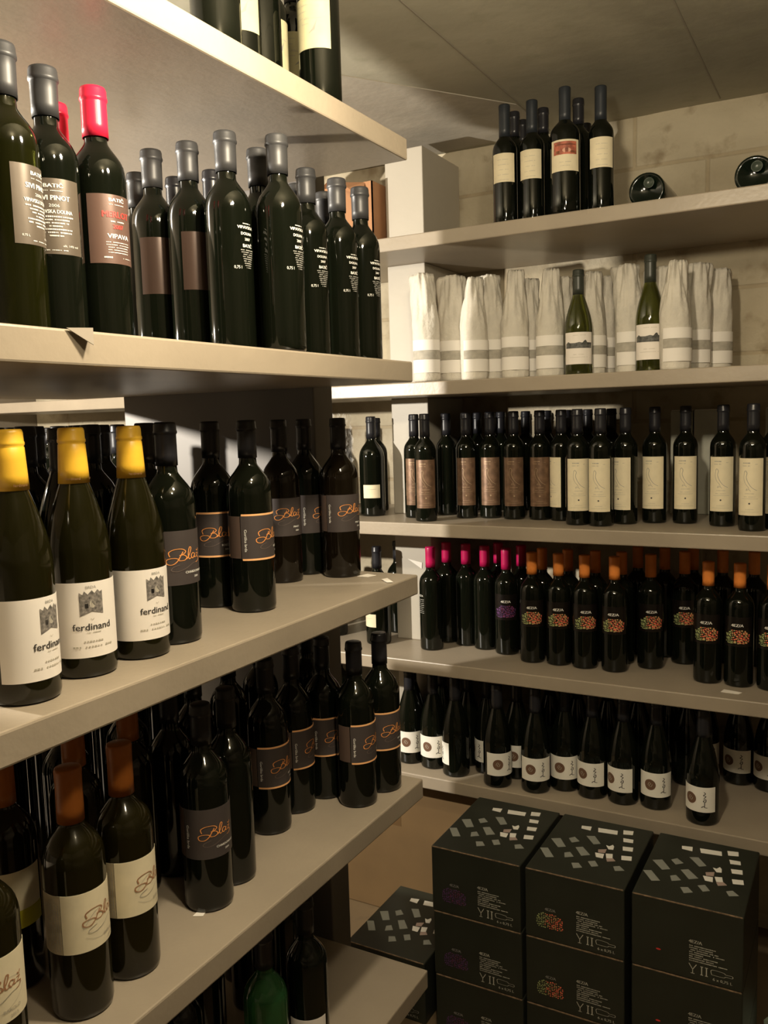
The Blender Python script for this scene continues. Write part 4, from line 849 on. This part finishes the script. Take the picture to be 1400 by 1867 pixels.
 ('sparkling', -0.8881, 2.3836, 0.474, -64.6, 1.0, 'sparkling bottle wedged behind, label peeking between fourth and fifth front labels', 'squat sparkling bottles with round-emblem labels'),
 ('sparkling', -0.979, 2.38, 0.474, -137.6, 1.0, 'sparkling bottle behind with a thin bright label strip left of centre', 'squat sparkling bottles with round-emblem labels'),
 ('sparkling', -0.3911, 2.6235, 0.474, -71.5, 1.0, 'sparkling bottle behind the lone front one, only label corners showing', 'squat sparkling bottles with round-emblem labels'),
 ('sparkling', -1.2639, 2.4312, 0.474, 57.2, 1.0, 'dark sparkling bottle in the back rows of the lowest back shelf', 'sparkling bottles in the dark back rows of the lowest back shelf'),
 ('sparkling', -1.1568, 2.4312, 0.474, 55.4, 1.0, 'dark sparkling bottle in the back rows of the lowest back shelf', 'sparkling bottles in the dark back rows of the lowest back shelf'),
 ('sparkling', -1.059, 2.413, 0.474, 53.7, 1.0, 'dark sparkling bottle in the back rows of the lowest back shelf', 'sparkling bottles in the dark back rows of the lowest back shelf'),
 ('sparkling', -0.8176, 2.4849, 0.474, 48.2, 1.0, 'dark sparkling bottle in the back rows of the lowest back shelf', 'sparkling bottles in the dark back rows of the lowest back shelf'),
 ('sparkling', -0.732, 2.482, 0.474, 46.4, 1.0, 'dark sparkling bottle in the back rows of the lowest back shelf', 'sparkling bottles in the dark back rows of the lowest back shelf'),
 ('sparkling', -0.646, 2.5, 0.474, 44.5, 1.0, 'dark sparkling bottle in the back rows of the lowest back shelf', 'sparkling bottles in the dark back rows of the lowest back shelf'),
 ('sparkling', -0.561, 2.518, 0.474, 42.6, 1.0, 'dark sparkling bottle in the back rows of the lowest back shelf', 'sparkling bottles in the dark back rows of the lowest back shelf'),
 ('sparkling', -0.4918, 2.6028, 0.474, 40.7, 1.0, 'dark sparkling bottle in the back rows of the lowest back shelf', 'sparkling bottles in the dark back rows of the lowest back shelf'),
 ('sparkling', -0.427, 2.546, 0.474, 39.5, 1.0, 'dark sparkling bottle in the back rows of the lowest back shelf', 'sparkling bottles in the dark back rows of the lowest back shelf'),
 ('cream_label_big', -0.833, 1.323, 2.067, -87.8, 1.0, 'large dark bottle with yellowed label turned left, rightmost on the top left shelf', 'bottles on the top shelf of the left rack'),
 ('cream_label_big', -0.9496, 1.336, 2.067, -29.6, 1.0, 'dark bottle with olive cream label, second large label from right, top left shelf', 'bottles on the top shelf of the left rack'),
 ('cream_label_big', -0.9437, 1.4102, 2.067, -56.2, 1.0, 'dark bottle with pale label set back between the two big labels, top left shelf', 'bottles on the top shelf of the left rack'),
 ('cream_label_big', -0.9166, 1.2688, 2.067, -126.2, 1.0, 'dark bottle whose label shows as a bright sliver, top left shelf', 'bottles on the top shelf of the left rack'),
 ('cream_label_big', -0.906, 1.196, 2.067, -52.8, 1.0, 'set back dark bottle with dim label corner, leftmost visible on top left shelf', 'bottles on the top shelf of the left rack'),
 ('plain_bordeaux', -0.836, 1.05, 2.067, -51.5, 1.0, 'unlabelled dark bottle cut by the top of the photo, top left shelf', 'bottles on the top shelf of the left rack'),
 ('green_batic', -0.865, 0.698, 1.657, 19.1, 1.0, 'greenish bottle with dark grey label, cut by the left photo edge, second left shelf', 'tall dark bottles on the second shelf of the left rack'),
 ('batic', -0.8803, 0.7699, 1.657, -36.2, 1.0, 'dark bottle with grey capsule and full grey printed label, second from left, second left shelf', 'tall dark bottles on the second shelf of the left rack'),
 ('batic_red', -0.879, 0.847, 1.657, -7.9, 1.0, 'red-capped dark bottle with brown label carrying red print', 'tall dark bottles on the second shelf of the left rack'),
 ('red_plain', -0.964, 0.859, 1.657, 138.3, 1.0, 'red capsule showing as a sliver behind the second bottle, second left shelf', 'tall dark bottles on the second shelf of the left rack'),
 ('batic_brown', -1.0011, 1.0784, 1.657, -39.1, 1.0, 'grey-capped bottle right of the red-capped one, glare on its brown label', 'tall dark bottles on the second shelf of the left rack'),
 ('batic_brown', -0.929, 1.081, 1.657, -24.3, 1.0, 'grey-capped bottle with narrow glare on brown label, fourth neck in front', 'tall dark bottles on the second shelf of the left rack'),
 ('batic_text', -0.85, 1.075, 1.657, -6.7, 1.0, 'dark bottle with white print straight on glass, largest of those, second left shelf', 'tall dark bottles on the second shelf of the left rack'),
 ('batic_text', -0.795, 1.13, 1.657, -4.9, 1.0, 'dark bottle with white print straight on glass, second of those, second left shelf', 'tall dark bottles on the second shelf of the left rack'),
 ('batic_text', -0.858, 1.303, 1.657, -15.7, 1.0, 'dark bottle with white print straight on glass, third of those, second left shelf', 'tall dark bottles on the second shelf of the left rack'),
 ('batic_text', -0.847, 1.386, 1.657, -11.6, 1.0, 'dark bottle with white print straight on glass, fourth of those, second left shelf', 'tall dark bottles on the second shelf of the left rack'),
 ('batic_text', -0.843, 1.462, 1.657, -9.0, 1.0, 'dark bottle with white print straight on glass, rightmost of those, second left shelf', 'tall dark bottles on the second shelf of the left rack'),
 ('grey_plain', -1.1117, 1.1585, 1.657, 133.8, 1.0, 'back row bottle, left of the glare label bottles, second left shelf', 'tall dark bottles on the second shelf of the left rack'),
 ('plain_bordeaux', -1.039, 1.173, 1.657, 131.6, 1.0, 'back row bottle, black capsule before the fourth front neck, second left shelf', 'tall dark bottles on the second shelf of the left rack'),
 ('plain_bordeaux', -0.962, 1.177, 1.657, 129.3, 1.0, 'back row bottle, black capsule left of the largest printed bottle, second left shelf', 'tall dark bottles on the second shelf of the left rack'),
 ('grey_plain', -0.86, 1.168, 1.657, 126.4, 1.0, 'back row bottle, grey capsule between the two biggest printed bottles, second left shelf', 'tall dark bottles on the second shelf of the left rack'),
 ('grey_plain', -0.927, 1.375, 1.657, 124.0, 1.0, 'back row bottle, behind the third printed bottle, second left shelf', 'tall dark bottles on the second shelf of the left rack'),
 ('grey_plain', -0.917, 1.453, 1.657, 122.3, 1.0, 'back row bottle, low cap left of the fourth printed bottle, second left shelf', 'tall dark bottles on the second shelf of the left rack'),
 ('yellow_capped', -0.835, 0.648, 1.244, 12.2, 1.0, 'yellow-capped bottle with white castle-picture label, leftmost, cut by the photo edge', 'white-labelled bottles with yellow capsules'),
 ('yellow_capped', -0.853, 0.752, 1.244, -25.4, 1.0, 'yellow-capped bottle with white castle-picture label, middle one with whole label showing', 'white-labelled bottles with yellow capsules'),
 ('yellow_capped', -0.849, 0.844, 1.244, -7.8, 1.0, 'yellow-capped bottle with white castle-picture label, rightmost of the three', 'white-labelled bottles with yellow capsules'),
 ('yellow_plain', -0.965, 0.72, 1.244, 143.3, 1.0, 'dim yellow capsule in the second row behind the leftmost yellow capsule', 'white-labelled bottles with yellow capsules'),
 ('plain_burgundy', -1.0, 0.86, 1.244, 139.3, 1.0, 'dark sloping bottle behind the middle yellow capsule, outline glints only', 'white-labelled bottles with yellow capsules'),
 ('script_plain', -0.8573, 0.9212, 1.244, -25.0, 1.0, 'dark script-label bottle directly right of the yellow-capped trio', 'dark script-label bottles on the third left shelf'),
 ('script_striped', -0.959, 1.137, 1.244, -53.8, 1.0, 'orange-striped script-label bottle set back, its right side hidden', 'dark script-label bottles on the third left shelf'),
 ('script_striped', -0.877, 1.13, 1.244, -5.2, 1.0, 'orange-striped script-label bottle in front with vertical white text, third left shelf', 'dark script-label bottles on the third left shelf'),
 ('script_short', -0.979, 1.36, 1.244, -41.3, 1.0, 'dark script-label bottle right of the striped front one, third left shelf', 'dark script-label bottles on the third left shelf'),
 ('script_plain', -0.983, 1.451, 1.244, -1.9, 1.0, 'set back script-label bottle second from the right end, third left shelf', 'dark script-label bottles on the third left shelf'),
 ('script_short', -0.901, 1.448, 1.244, -30.1, 1.0, 'script-label bottle at the right end of the third left shelf', 'dark script-label bottles on the third left shelf'),
 ('plain_bordeaux', -0.99, 1.018, 1.244, 134.2, 1.0, 'added light-blocking dark bottle in the back row of the third left shelf', 'dark back row bottles on the third left shelf'),
 ('plain_bordeaux', -1.1, 0.78, 1.244, 144.7, 1.0, 'added light-blocking dark bottle in the back row of the third left shelf', 'dark back row bottles on the third left shelf'),
 ('plain_bordeaux', -1.12, 0.9, 1.244, 141.2, 1.0, 'added light-blocking dark bottle in the back row of the third left shelf', 'dark back row bottles on the third left shelf'),
 ('plain_bordeaux', -1.22, 1.0, 1.244, 140.7, 1.0, 'added light-blocking dark bottle in the back row of the third left shelf', 'dark back row bottles on the third left shelf'),
 ('plain_bordeaux', -1.22, 1.1, 1.244, 138.0, 1.0, 'added light-blocking dark bottle in the back row of the third left shelf', 'dark back row bottles on the third left shelf'),
 ('plain_bordeaux', -1.3, 1.16, 1.244, 138.3, 1.0, 'added light-blocking dark bottle in the back row of the third left shelf', 'dark back row bottles on the third left shelf'),
 ('plain_bordeaux', -1.34, 1.26, 1.244, 136.8, 1.0, 'added light-blocking dark bottle in the back row of the third left shelf', 'dark back row bottles on the third left shelf'),
 ('plain_bordeaux', -1.4, 1.36, 1.244, 135.8, 1.0, 'added light-blocking dark bottle in the back row of the third left shelf', 'dark back row bottles on the third left shelf'),
 ('plain_bordeaux', -1.42, 1.22, 1.244, 139.3, 1.0, 'added light-blocking dark bottle in the back row of the third left shelf', 'dark back row bottles on the third left shelf'),
 ('plain_bordeaux', -1.12, 0.66, 1.244, 149.5, 1.0, 'added light-blocking dark bottle in the back row of the third left shelf', 'dark back row bottles on the third left shelf'),
 ('plain_bordeaux', -1.09, 1.0, 1.244, 137.5, 1.0, 'added light-blocking dark bottle in the back row of the third left shelf', 'dark back row bottles on the third left shelf'),
 ('plain_bordeaux', -1.5, 0.5, 1.244, 161.6, 1.0, 'added light-blocking dark bottle in the back row of the third left shelf', 'dark back row bottles on the third left shelf'),  # from here, staggered rows added to block side-aisle light from the end upright
 ('plain_bordeaux', -1.57, 0.58, 1.244, 159.7, 1.0, 'added light-blocking dark bottle in the back row of the third left shelf', 'dark back row bottles on the third left shelf'),
 ('plain_bordeaux', -1.5, 0.66, 1.244, 156.3, 1.0, 'added light-blocking dark bottle in the back row of the third left shelf', 'dark back row bottles on the third left shelf'),
 ('plain_bordeaux', -1.57, 0.74, 1.244, 154.8, 1.0, 'added light-blocking dark bottle in the back row of the third left shelf', 'dark back row bottles on the third left shelf'),
 ('plain_bordeaux', -1.5, 0.82, 1.244, 151.3, 1.0, 'added light-blocking dark bottle in the back row of the third left shelf', 'dark back row bottles on the third left shelf'),
 ('plain_bordeaux', -1.57, 0.9, 1.244, 150.2, 1.0, 'added light-blocking dark bottle in the back row of the third left shelf', 'dark back row bottles on the third left shelf'),
 ('plain_bordeaux', -1.5, 0.98, 1.244, 146.8, 1.0, 'added light-blocking dark bottle in the back row of the third left shelf', 'dark back row bottles on the third left shelf'),
 ('plain_bordeaux', -1.57, 1.06, 1.244, 146.0, 1.0, 'added light-blocking dark bottle in the back row of the third left shelf', 'dark back row bottles on the third left shelf'),
 ('plain_bordeaux', -1.5, 1.14, 1.244, 142.8, 1.0, 'added light-blocking dark bottle in the back row of the third left shelf', 'dark back row bottles on the third left shelf'),
 ('plain_bordeaux', -1.57, 1.22, 1.244, 142.2, 1.0, 'added light-blocking dark bottle in the back row of the third left shelf', 'dark back row bottles on the third left shelf'),
 ('plain_bordeaux', -1.5, 1.3, 1.244, 139.1, 1.0, 'added light-blocking dark bottle in the back row of the third left shelf', 'dark back row bottles on the third left shelf'),
 ('plain_bordeaux', -1.57, 1.38, 1.244, 138.7, 1.0, 'added light-blocking dark bottle in the back row of the third left shelf', 'dark back row bottles on the third left shelf'),
 ('cream_script', -0.828, 0.565, 0.827, -24.3, 1.0, 'cream script-label bottle cut off at the bottom left corner of the photo', 'cream script-label bottles with orange capsules'),
 ('cream_script', -0.845, 0.705, 0.827, 0.2, 1.0, 'orange-capped cream script-label bottle in front, second from the photo edge', 'cream script-label bottles with orange capsules'),
 ('cream_script', -0.847, 0.791, 0.827, 3.0, 1.0, 'orange-capped cream script-label bottle, third from the photo edge', 'cream script-label bottles with orange capsules'),
 ('cream_sticker', -0.965, 0.7, 0.827, -41.0, 1.0, 'shaded cream-label bottle with a yellow sticker, behind the front pair', 'cream script-label bottles with orange capsules'),
 ('orange_script_back', -0.98, 0.83, 0.827, 139.7, 1.0, 'hardly visible orange-capped bottle behind the cream script labels', 'shaded bottles behind the cream script labels'),
 ('orange_script_back', -0.985, 0.94, 0.827, 136.3, 1.0, 'hardly visible orange-capped bottle behind the cream script labels', 'shaded bottles behind the cream script labels'),
 ('plain_bordeaux', -0.9695, 1.0152, 0.827, 133.7, 1.0, 'plain dark bottle left of and behind the foremost dark script label, fourth left shelf', 'dark script-label bottles on the fourth left shelf'),
 ('script_plain', -0.856, 0.961, 0.827, -32.3, 1.0, 'foremost dark script-label bottle, nearest the cream ones, fourth left shelf', 'dark script-label bottles on the fourth left shelf'),
 ('plain_bordeaux', -0.8699, 1.0363, 0.827, 130.0, 1.0, 'plain dark bottle just right of the foremost script label, fourth left shelf', 'dark script-label bottles on the fourth left shelf'),
 ('script_striped', -0.915, 1.2, 0.827, -12.7, 1.0, 'striped script-label bottle in shade, left of a row of four, fourth left shelf', 'dark script-label bottles on the fourth left shelf'),
 ('script_striped', -0.921, 1.288, 0.827, 11.6, 1.0, 'striped bottle with script turned far right, second of the shaded row, fourth left shelf', 'dark script-label bottles on the fourth left shelf'),
 ('script_striped', -0.904, 1.366, 0.827, -20.5, 1.0, 'striped script-label bottle partly behind the front end pair, fourth left shelf', 'dark script-label bottles on the fourth left shelf'),
 ('script_striped', -0.828, 1.36, 0.827, -3.7, 1.0, 'striped script-label bottle with vertical white text at the end pair front, fourth left shelf', 'dark script-label bottles on the fourth left shelf'),
 ('script_striped', -0.817, 1.438, 0.827, -26.4, 1.0, 'striped script-label bottle at the far right end of the fourth left shelf', 'dark script-label bottles on the fourth left shelf'),
 ('plain_bordeaux', -1.29, 0.5, 0.827, 158.8, 1.0, 'added light-blocking dark bottle in the back row of the fourth left shelf', 'dark back row bottles on the fourth left shelf'),  # from here, staggered rows added as occluders for light spilling in from behind
 ('plain_bordeaux', -1.36, 0.574, 0.827, 157.1, 1.0, 'added light-blocking dark bottle in the back row of the fourth left shelf', 'dark back row bottles on the fourth left shelf'),
 ('plain_bordeaux', -1.29, 0.648, 0.827, 153.3, 1.0, 'added light-blocking dark bottle in the back row of the fourth left shelf', 'dark back row bottles on the fourth left shelf'),
 ('plain_bordeaux', -1.36, 0.722, 0.827, 152.0, 1.0, 'added light-blocking dark bottle in the back row of the fourth left shelf', 'dark back row bottles on the fourth left shelf'),
 ('plain_bordeaux', -1.29, 0.796, 0.827, 148.3, 1.0, 'added light-blocking dark bottle in the back row of the fourth left shelf', 'dark back row bottles on the fourth left shelf'),
 ('plain_bordeaux', -1.36, 0.87, 0.827, 147.4, 1.0, 'added light-blocking dark bottle in the back row of the fourth left shelf', 'dark back row bottles on the fourth left shelf'),
 ('plain_bordeaux', -1.29, 0.944, 0.827, 143.8, 1.0, 'added light-blocking dark bottle in the back row of the fourth left shelf', 'dark back row bottles on the fourth left shelf'),
 ('plain_bordeaux', -1.36, 1.018, 0.827, 143.2, 1.0, 'added light-blocking dark bottle in the back row of the fourth left shelf', 'dark back row bottles on the fourth left shelf'),
 ('plain_bordeaux', -1.29, 1.092, 0.827, 139.8, 1.0, 'added light-blocking dark bottle in the back row of the fourth left shelf', 'dark back row bottles on the fourth left shelf'),
 ('plain_bordeaux', -1.36, 1.166, 0.827, 139.4, 1.0, 'added light-blocking dark bottle in the back row of the fourth left shelf', 'dark back row bottles on the fourth left shelf'),
 ('plain_bordeaux', -1.29, 1.24, 0.827, 136.1, 1.0, 'added light-blocking dark bottle in the back row of the fourth left shelf', 'dark back row bottles on the fourth left shelf'),
 ('plain_bordeaux', -1.36, 1.314, 0.827, 136.0, 1.0, 'added light-blocking dark bottle in the back row of the fourth left shelf', 'dark back row bottles on the fourth left shelf'),
 ('plain_bordeaux', -1.29, 1.388, 0.827, 132.9, 1.0, 'added light-blocking dark bottle in the back row of the fourth left shelf', 'dark back row bottles on the fourth left shelf'),
 ('plain_bordeaux', -1.08, 0.76, 0.827, 144.9, 1.0, 'added light-blocking dark bottle in the back row of the fourth left shelf', 'dark back row bottles on the fourth left shelf'),
 ('plain_bordeaux', -1.08, 0.9, 0.827, 140.2, 1.0, 'added light-blocking dark bottle in the back row of the fourth left shelf', 'dark back row bottles on the fourth left shelf'),
 ('plain_bordeaux', -1.08, 1.03, 0.827, 136.4, 1.0, 'added light-blocking dark bottle in the back row of the fourth left shelf', 'dark back row bottles on the fourth left shelf'),
 ('plain_bordeaux', -1.02, 1.13, 0.827, 132.1, 1.0, 'added light-blocking dark bottle in the back row of the fourth left shelf', 'dark back row bottles on the fourth left shelf'),
 ('plain_bordeaux', -1.04, 1.25, 0.827, 129.8, 1.0, 'added light-blocking dark bottle in the back row of the fourth left shelf', 'dark back row bottles on the fourth left shelf'),
 ('plain_bordeaux', -1.05, 1.36, 0.827, 127.7, 1.0, 'added light-blocking dark bottle in the back row of the fourth left shelf', 'dark back row bottles on the fourth left shelf'),
 ('plain_bordeaux', -1.0, 1.455, 0.827, 124.5, 1.0, 'added light-blocking dark bottle in the back row of the fourth left shelf', 'dark back row bottles on the fourth left shelf'),
 ('plain_bordeaux', -1.18, 1.1, 0.827, 137.0, 1.0, 'added light-blocking dark bottle in the back row of the fourth left shelf', 'dark back row bottles on the fourth left shelf'),
 ('plain_bordeaux', -1.19, 1.24, 0.827, 133.8, 1.0, 'added light-blocking dark bottle in the back row of the fourth left shelf', 'dark back row bottles on the fourth left shelf'),
 ('plain_bordeaux', -1.18, 0.96, 0.827, 140.9, 1.0, 'added light-blocking dark bottle in the back row of the fourth left shelf', 'dark back row bottles on the fourth left shelf'),
 ('white_label_low', -0.833, 1.175, 0.416, -57.7, 1.0, 'dark bottle with white label, lowest left shelf, cut by the photo bottom', 'bottles on the lowest left shelf'),
 ('green_plain', -0.84, 1.065, 0.416, -51.7, 1.0, 'green glass bottle on the lowest left shelf, cut by the photo bottom', 'bottles on the lowest left shelf'),
 ('plain_bordeaux', -0.955, 1.26, 0.416, 127.2, 1.0, 'added dark bottle filling the shade on the lowest left shelf', 'unlit bottles on the lowest left shelf'),  # from here, bottles added so the board behind its lit edge stays dark
 ('plain_bordeaux', -0.99, 1.34, 0.416, 126.5, 1.0, 'added dark bottle filling the shade on the lowest left shelf', 'unlit bottles on the lowest left shelf'),
 ('plain_bordeaux', -0.96, 1.05, 0.416, 132.4, 1.0, 'added dark bottle filling the shade on the lowest left shelf', 'unlit bottles on the lowest left shelf'),
 ('plain_bordeaux', -0.93, 0.96, 0.416, 134.1, 1.0, 'added dark bottle filling the shade on the lowest left shelf', 'unlit bottles on the lowest left shelf'),
 ('plain_bordeaux', -0.93, 0.86, 0.416, 137.2, 1.0, 'added dark bottle filling the shade on the lowest left shelf', 'unlit bottles on the lowest left shelf'),
 ('plain_bordeaux', -1.03, 1.1, 0.416, 133.1, 1.0, 'added dark bottle filling the shade on the lowest left shelf', 'unlit bottles on the lowest left shelf'),
 ('plain_bordeaux', -1.0295, 1.2616, 0.416, 129.2, 1.0, 'added dark bottle filling the shade on the lowest left shelf', 'unlit bottles on the lowest left shelf'),
 ('plain_bordeaux', -1.0211, 1.4092, 0.416, 125.9, 1.0, 'added dark bottle filling the shade on the lowest left shelf', 'unlit bottles on the lowest left shelf'),
 ('plain_bordeaux', -1.1, 1.0, 0.416, 137.7, 1.0, 'added dark bottle filling the shade on the lowest left shelf', 'unlit bottles on the lowest left shelf'),
 ('plain_bordeaux', -1.12, 1.18, 0.416, 133.5, 1.0, 'added dark bottle filling the shade on the lowest left shelf', 'unlit bottles on the lowest left shelf'),
 ('plain_bordeaux', -1.1, 1.32, 0.416, 129.8, 1.0, 'added dark bottle filling the shade on the lowest left shelf', 'unlit bottles on the lowest left shelf'),
 ('plain_bordeaux', -1.1, 1.45, 0.416, 127.2, 1.0, 'added dark bottle filling the shade on the lowest left shelf', 'unlit bottles on the lowest left shelf'),
 ('plain_bordeaux', -1.05, 0.9, 0.416, 139.4, 1.0, 'added dark bottle filling the shade on the lowest left shelf', 'unlit bottles on the lowest left shelf'),
]
for b in BOTTLES: place(*b)

# two fat bottles lying on the top back shelf, bases towards the room
for x, t in ((-.505, 'right of the last cream label'), (-.250, 'near the right edge of the photo')):
    R = .0455
    r = link('lying_wine_bottle', None, None, (x, 2.345, RZ[0] + R + .0006)); r.rotation_euler = (-math.pi / 2, 0, 0)
    tag(r, 'fat bottle lying base forward, ' + t, 'bottle', 'lying bottles on the top back shelf')
    link('glass_body', glass_me('fat_glass', R, .34, .19, .29, mat('bottle_green_black', (0.003, 0.007, 0.004), 0.12), BURG, .0145), r)
    link('capsule', cap_me('fat_cap', .34, .275, M_capblack, rn=.0147), r)
    link('base_dimple', lathe('dimple', [(0, .0045), (.008, .0035), (.0115, -.0004), (.0125, -.0006), (.0135, .0002)], mat('pale_green_glass_mark', (0.05, 0.065, 0.05), 0.3), 24), r, (.006, -.018, 0))

# open brown cardboard box left of the tall pale upright
t = link('cardboard_box', None, None, (-1.745, 2.42, RZ[0] + .0005))
tag(t, 'torn open brown cardboard box left of the tall pale upright on the top back shelf', 'box')
W_, Dp, Hh = .395, .29, .215
link('box_side', frame_me('cb_sides', [(0, W_, 0, .004, 0, Hh), (0, W_, Dp - .004, Dp, 0, Hh), (0, .004, 0, Dp, 0, Hh), (W_ - .004, W_, 0, Dp, 0, Hh), (0, W_, 0, Dp, 0, .004)], M_cardboard), t)
def flap(pts, nm):
    bm = bmesh.new(); f = bm.faces.new([bm.verts.new(p) for p in pts])
    bmesh.ops.solidify(bm, geom=[f], thickness=.003)
    d = bpy.data.meshes.new(nm); bm.to_mesh(d); bm.free(); d.materials.append(M_cardboard); return d
link('box_flap', flap([(.0, .002, Hh - .001), (.12, .002, Hh - .001), (.15, -.02, Hh + .035), (.05, -.035, Hh + .045), (.0, -.02, Hh + .02)], 'f1'), t)
link('box_flap', flap([(.20, .002, Hh - .001), (.37, .002, Hh - .001), (.37, -.03, Hh - .05), (.33, -.04, Hh - .02), (.25, -.03, Hh + .01)], 'f2'), t)
link('box_flap', flap([(.0, Dp, Hh - .001), (.39, Dp, Hh - .001), (.38, Dp + .01, Hh + .05), (.02, Dp + .01, Hh + .05)], 'f3'), t)
link('fold_line', frame_me('fold', [(.02, .37, -.001, .0005, .045, .048)], mat('dark_crease', (0.15, 0.07, 0.03), 0.8)), t)

t = link('cardboard_box', None, None, (-1.62, 2.345, -.0535))
tag(t, 'large plain ochre cardboard box on the floor under the lowest back shelf', 'box')
link('box_body', box_me('ochre_box', 0, .64, 0, .36, 0, .452, mat('ochre_cardboard', (0.15, 0.09, 0.035), 0.8, noise=0.1, nscale=6), .004), t)
link('packing_tape', frame_me('tape', [(.29, .35, -.0006, .001, .30, .4515), (.29, .35, 0, .36, .4515, .4530)], mat('brown_tape', (0.12, 0.07, 0.03), 0.35)), t)
# pale cartons standing at the back of the third shelf
for x, w, t_ in ((-.503, .062, 'leftmost'), (-.437, .068, 'middle'), (-.245, .07, 'rightmost')):
    t = link('bottle_carton', None, None, (x, 2.672, RZ[2] + .0005))
    tag(t, 'pale narrow bottle carton behind the cream bird labels, %s' % t_, 'box', 'pale cartons behind the cream bird labels')
    link('carton_body', box_me('pale_carton_body', 0, w, 0, .066, 0, .305, M_carton, .002), t)
    link('carton_lid_flap', box_me('lid', .002, w - .002, .002, .064, .3035, .307, M_white2, .001), t)

# crinkled clear film round a dark bottle
def film():
    bm = bmesh.new(); rr = random.Random(7); rows = []
    for j in range(15):
        row = []
        for i in range(26):
            a = D(-205 + i * 9); z = .16 + .165 * j / 14
            rad = .046 - .012 * (j / 14) + .006 * mn.noise(Vector((i * .8, j * .9, 2))) * 2
            row.append(bm.verts.new((rad * math.cos(a), rad * math.sin(a), z + .004 * math.sin(i * 1.7))))
        rows.append(row)
    for j in range(14):
        for i in range(25): bm.faces.new((rows[j][i], rows[j][i + 1], rows[j + 1][i + 1], rows[j + 1][i]))
    d = bpy.data.meshes.new('film'); bm.to_mesh(d); bm.free(); return d
mt = bpy.data.materials.new('clear_film'); mt.use_nodes = True; nt = mt.node_tree; nt.nodes.clear()
o_ = nt.nodes.new('ShaderNodeOutputMaterial'); mx = nt.nodes.new('ShaderNodeMixShader'); tr = nt.nodes.new('ShaderNodeBsdfTransparent'); gl = nt.nodes.new('ShaderNodeBsdfPrincipled')
gl.inputs['Base Color'].default_value = (.9, .88, .85, 1); gl.inputs['Roughness'].default_value = .12; mx.inputs[0].default_value = .16
nt.links.new(tr.outputs[0], mx.inputs[1]); nt.links.new(gl.outputs[0], mx.inputs[2]); nt.links.new(mx.outputs[0], o_.inputs[0])
fd = film(); fd.materials.append(mt)
tag(link('plastic_film', fd, None, (-1.46, 2.36, RZ[2])), 'crinkled clear plastic film over the bottle left of the pale upright', 'plastic film')

# scraps of paper and tape
def scrap(name, pts, m_, label, cat='paper scrap', grp=None, th=.0007):
    bm = bmesh.new(); f = bm.faces.new([bm.verts.new(p) for p in pts]); bm.normal_update()
    bmesh.ops.solidify(bm, geom=[f], thickness=th)
    d = bpy.data.meshes.new(name); bm.to_mesh(d); bm.free(); d.materials.append(m_)
    return tag(link(name, d), label, cat, grp)
z = LZ[2] + .0012
scrap('paper_scrap', [(-.862, 1.440, z), (-.838, 1.440, z), (-.832, 1.462, z), (-.856, 1.470, z)], M_scrap, 'white paper scrap beside the last bottle on the third left shelf')
scrap('paper_scrap', [(-.795, 1.440, z), (-.765, 1.408, z), (-.775, 1.402, z), (-.800, 1.425, z)], M_scrap, 'small paper scrap at the end edge of the third left shelf')
z = RZ[3] + .0012
scrap('paper_scrap', [(-.305, 2.300, z), (-.262, 2.298, z), (-.255, 2.315, z), (-.300, 2.325, z)], M_scrap, 'paper scrap before the right orange-capped bottles')
z = LZ[3] + .0012
scrap('paper_scrap', [(-.850, .915, z), (-.836, .922, z), (-.842, .938, z), (-.852, .930, z)], M_scrap, 'tiny paper scrap before the foremost dark script bottle')
scrap('paper_tag', [(-1.288, 2.4738, 1.096), (-1.236, 2.4738, 1.086), (-1.238, 2.4738, 1.066), (-1.262, 2.4738, 1.080)], M_scrap, 'torn white paper tag on the pale upright left of the magenta capsules', 'paper tag')
scrap('tape_flap', [(-.7585, .672, 1.6575), (-.7570, .708, 1.660), (-.7480, .699, 1.640)], M_tagdark, 'dark triangular flap of tape hanging over the second left shelf edge', 'tape')
# crumpled bag on the floor right of the carton stacks
bm = bmesh.new(); bmesh.ops.create_icosphere(bm, subdivisions=4, radius=.075)
for v in bm.verts:
    nn = mn.noise(v.co * 28) * .018 + mn.noise(v.co * 60) * .008
    v.co = v.co * (1 + nn / .075); v.co.z = max(-.045, v.co.z * .8)
d = bpy.data.meshes.new('bag'); bm.to_mesh(d); bm.free(); d.materials.append(mat('pale_green_plastic', (0.55, 0.68, 0.55), 0.3))
tag(link('plastic_bag', d, None, (-.105, 2.215, -.008)), 'pale crumpled plastic bag on the floor right of the carton stacks', 'bag')
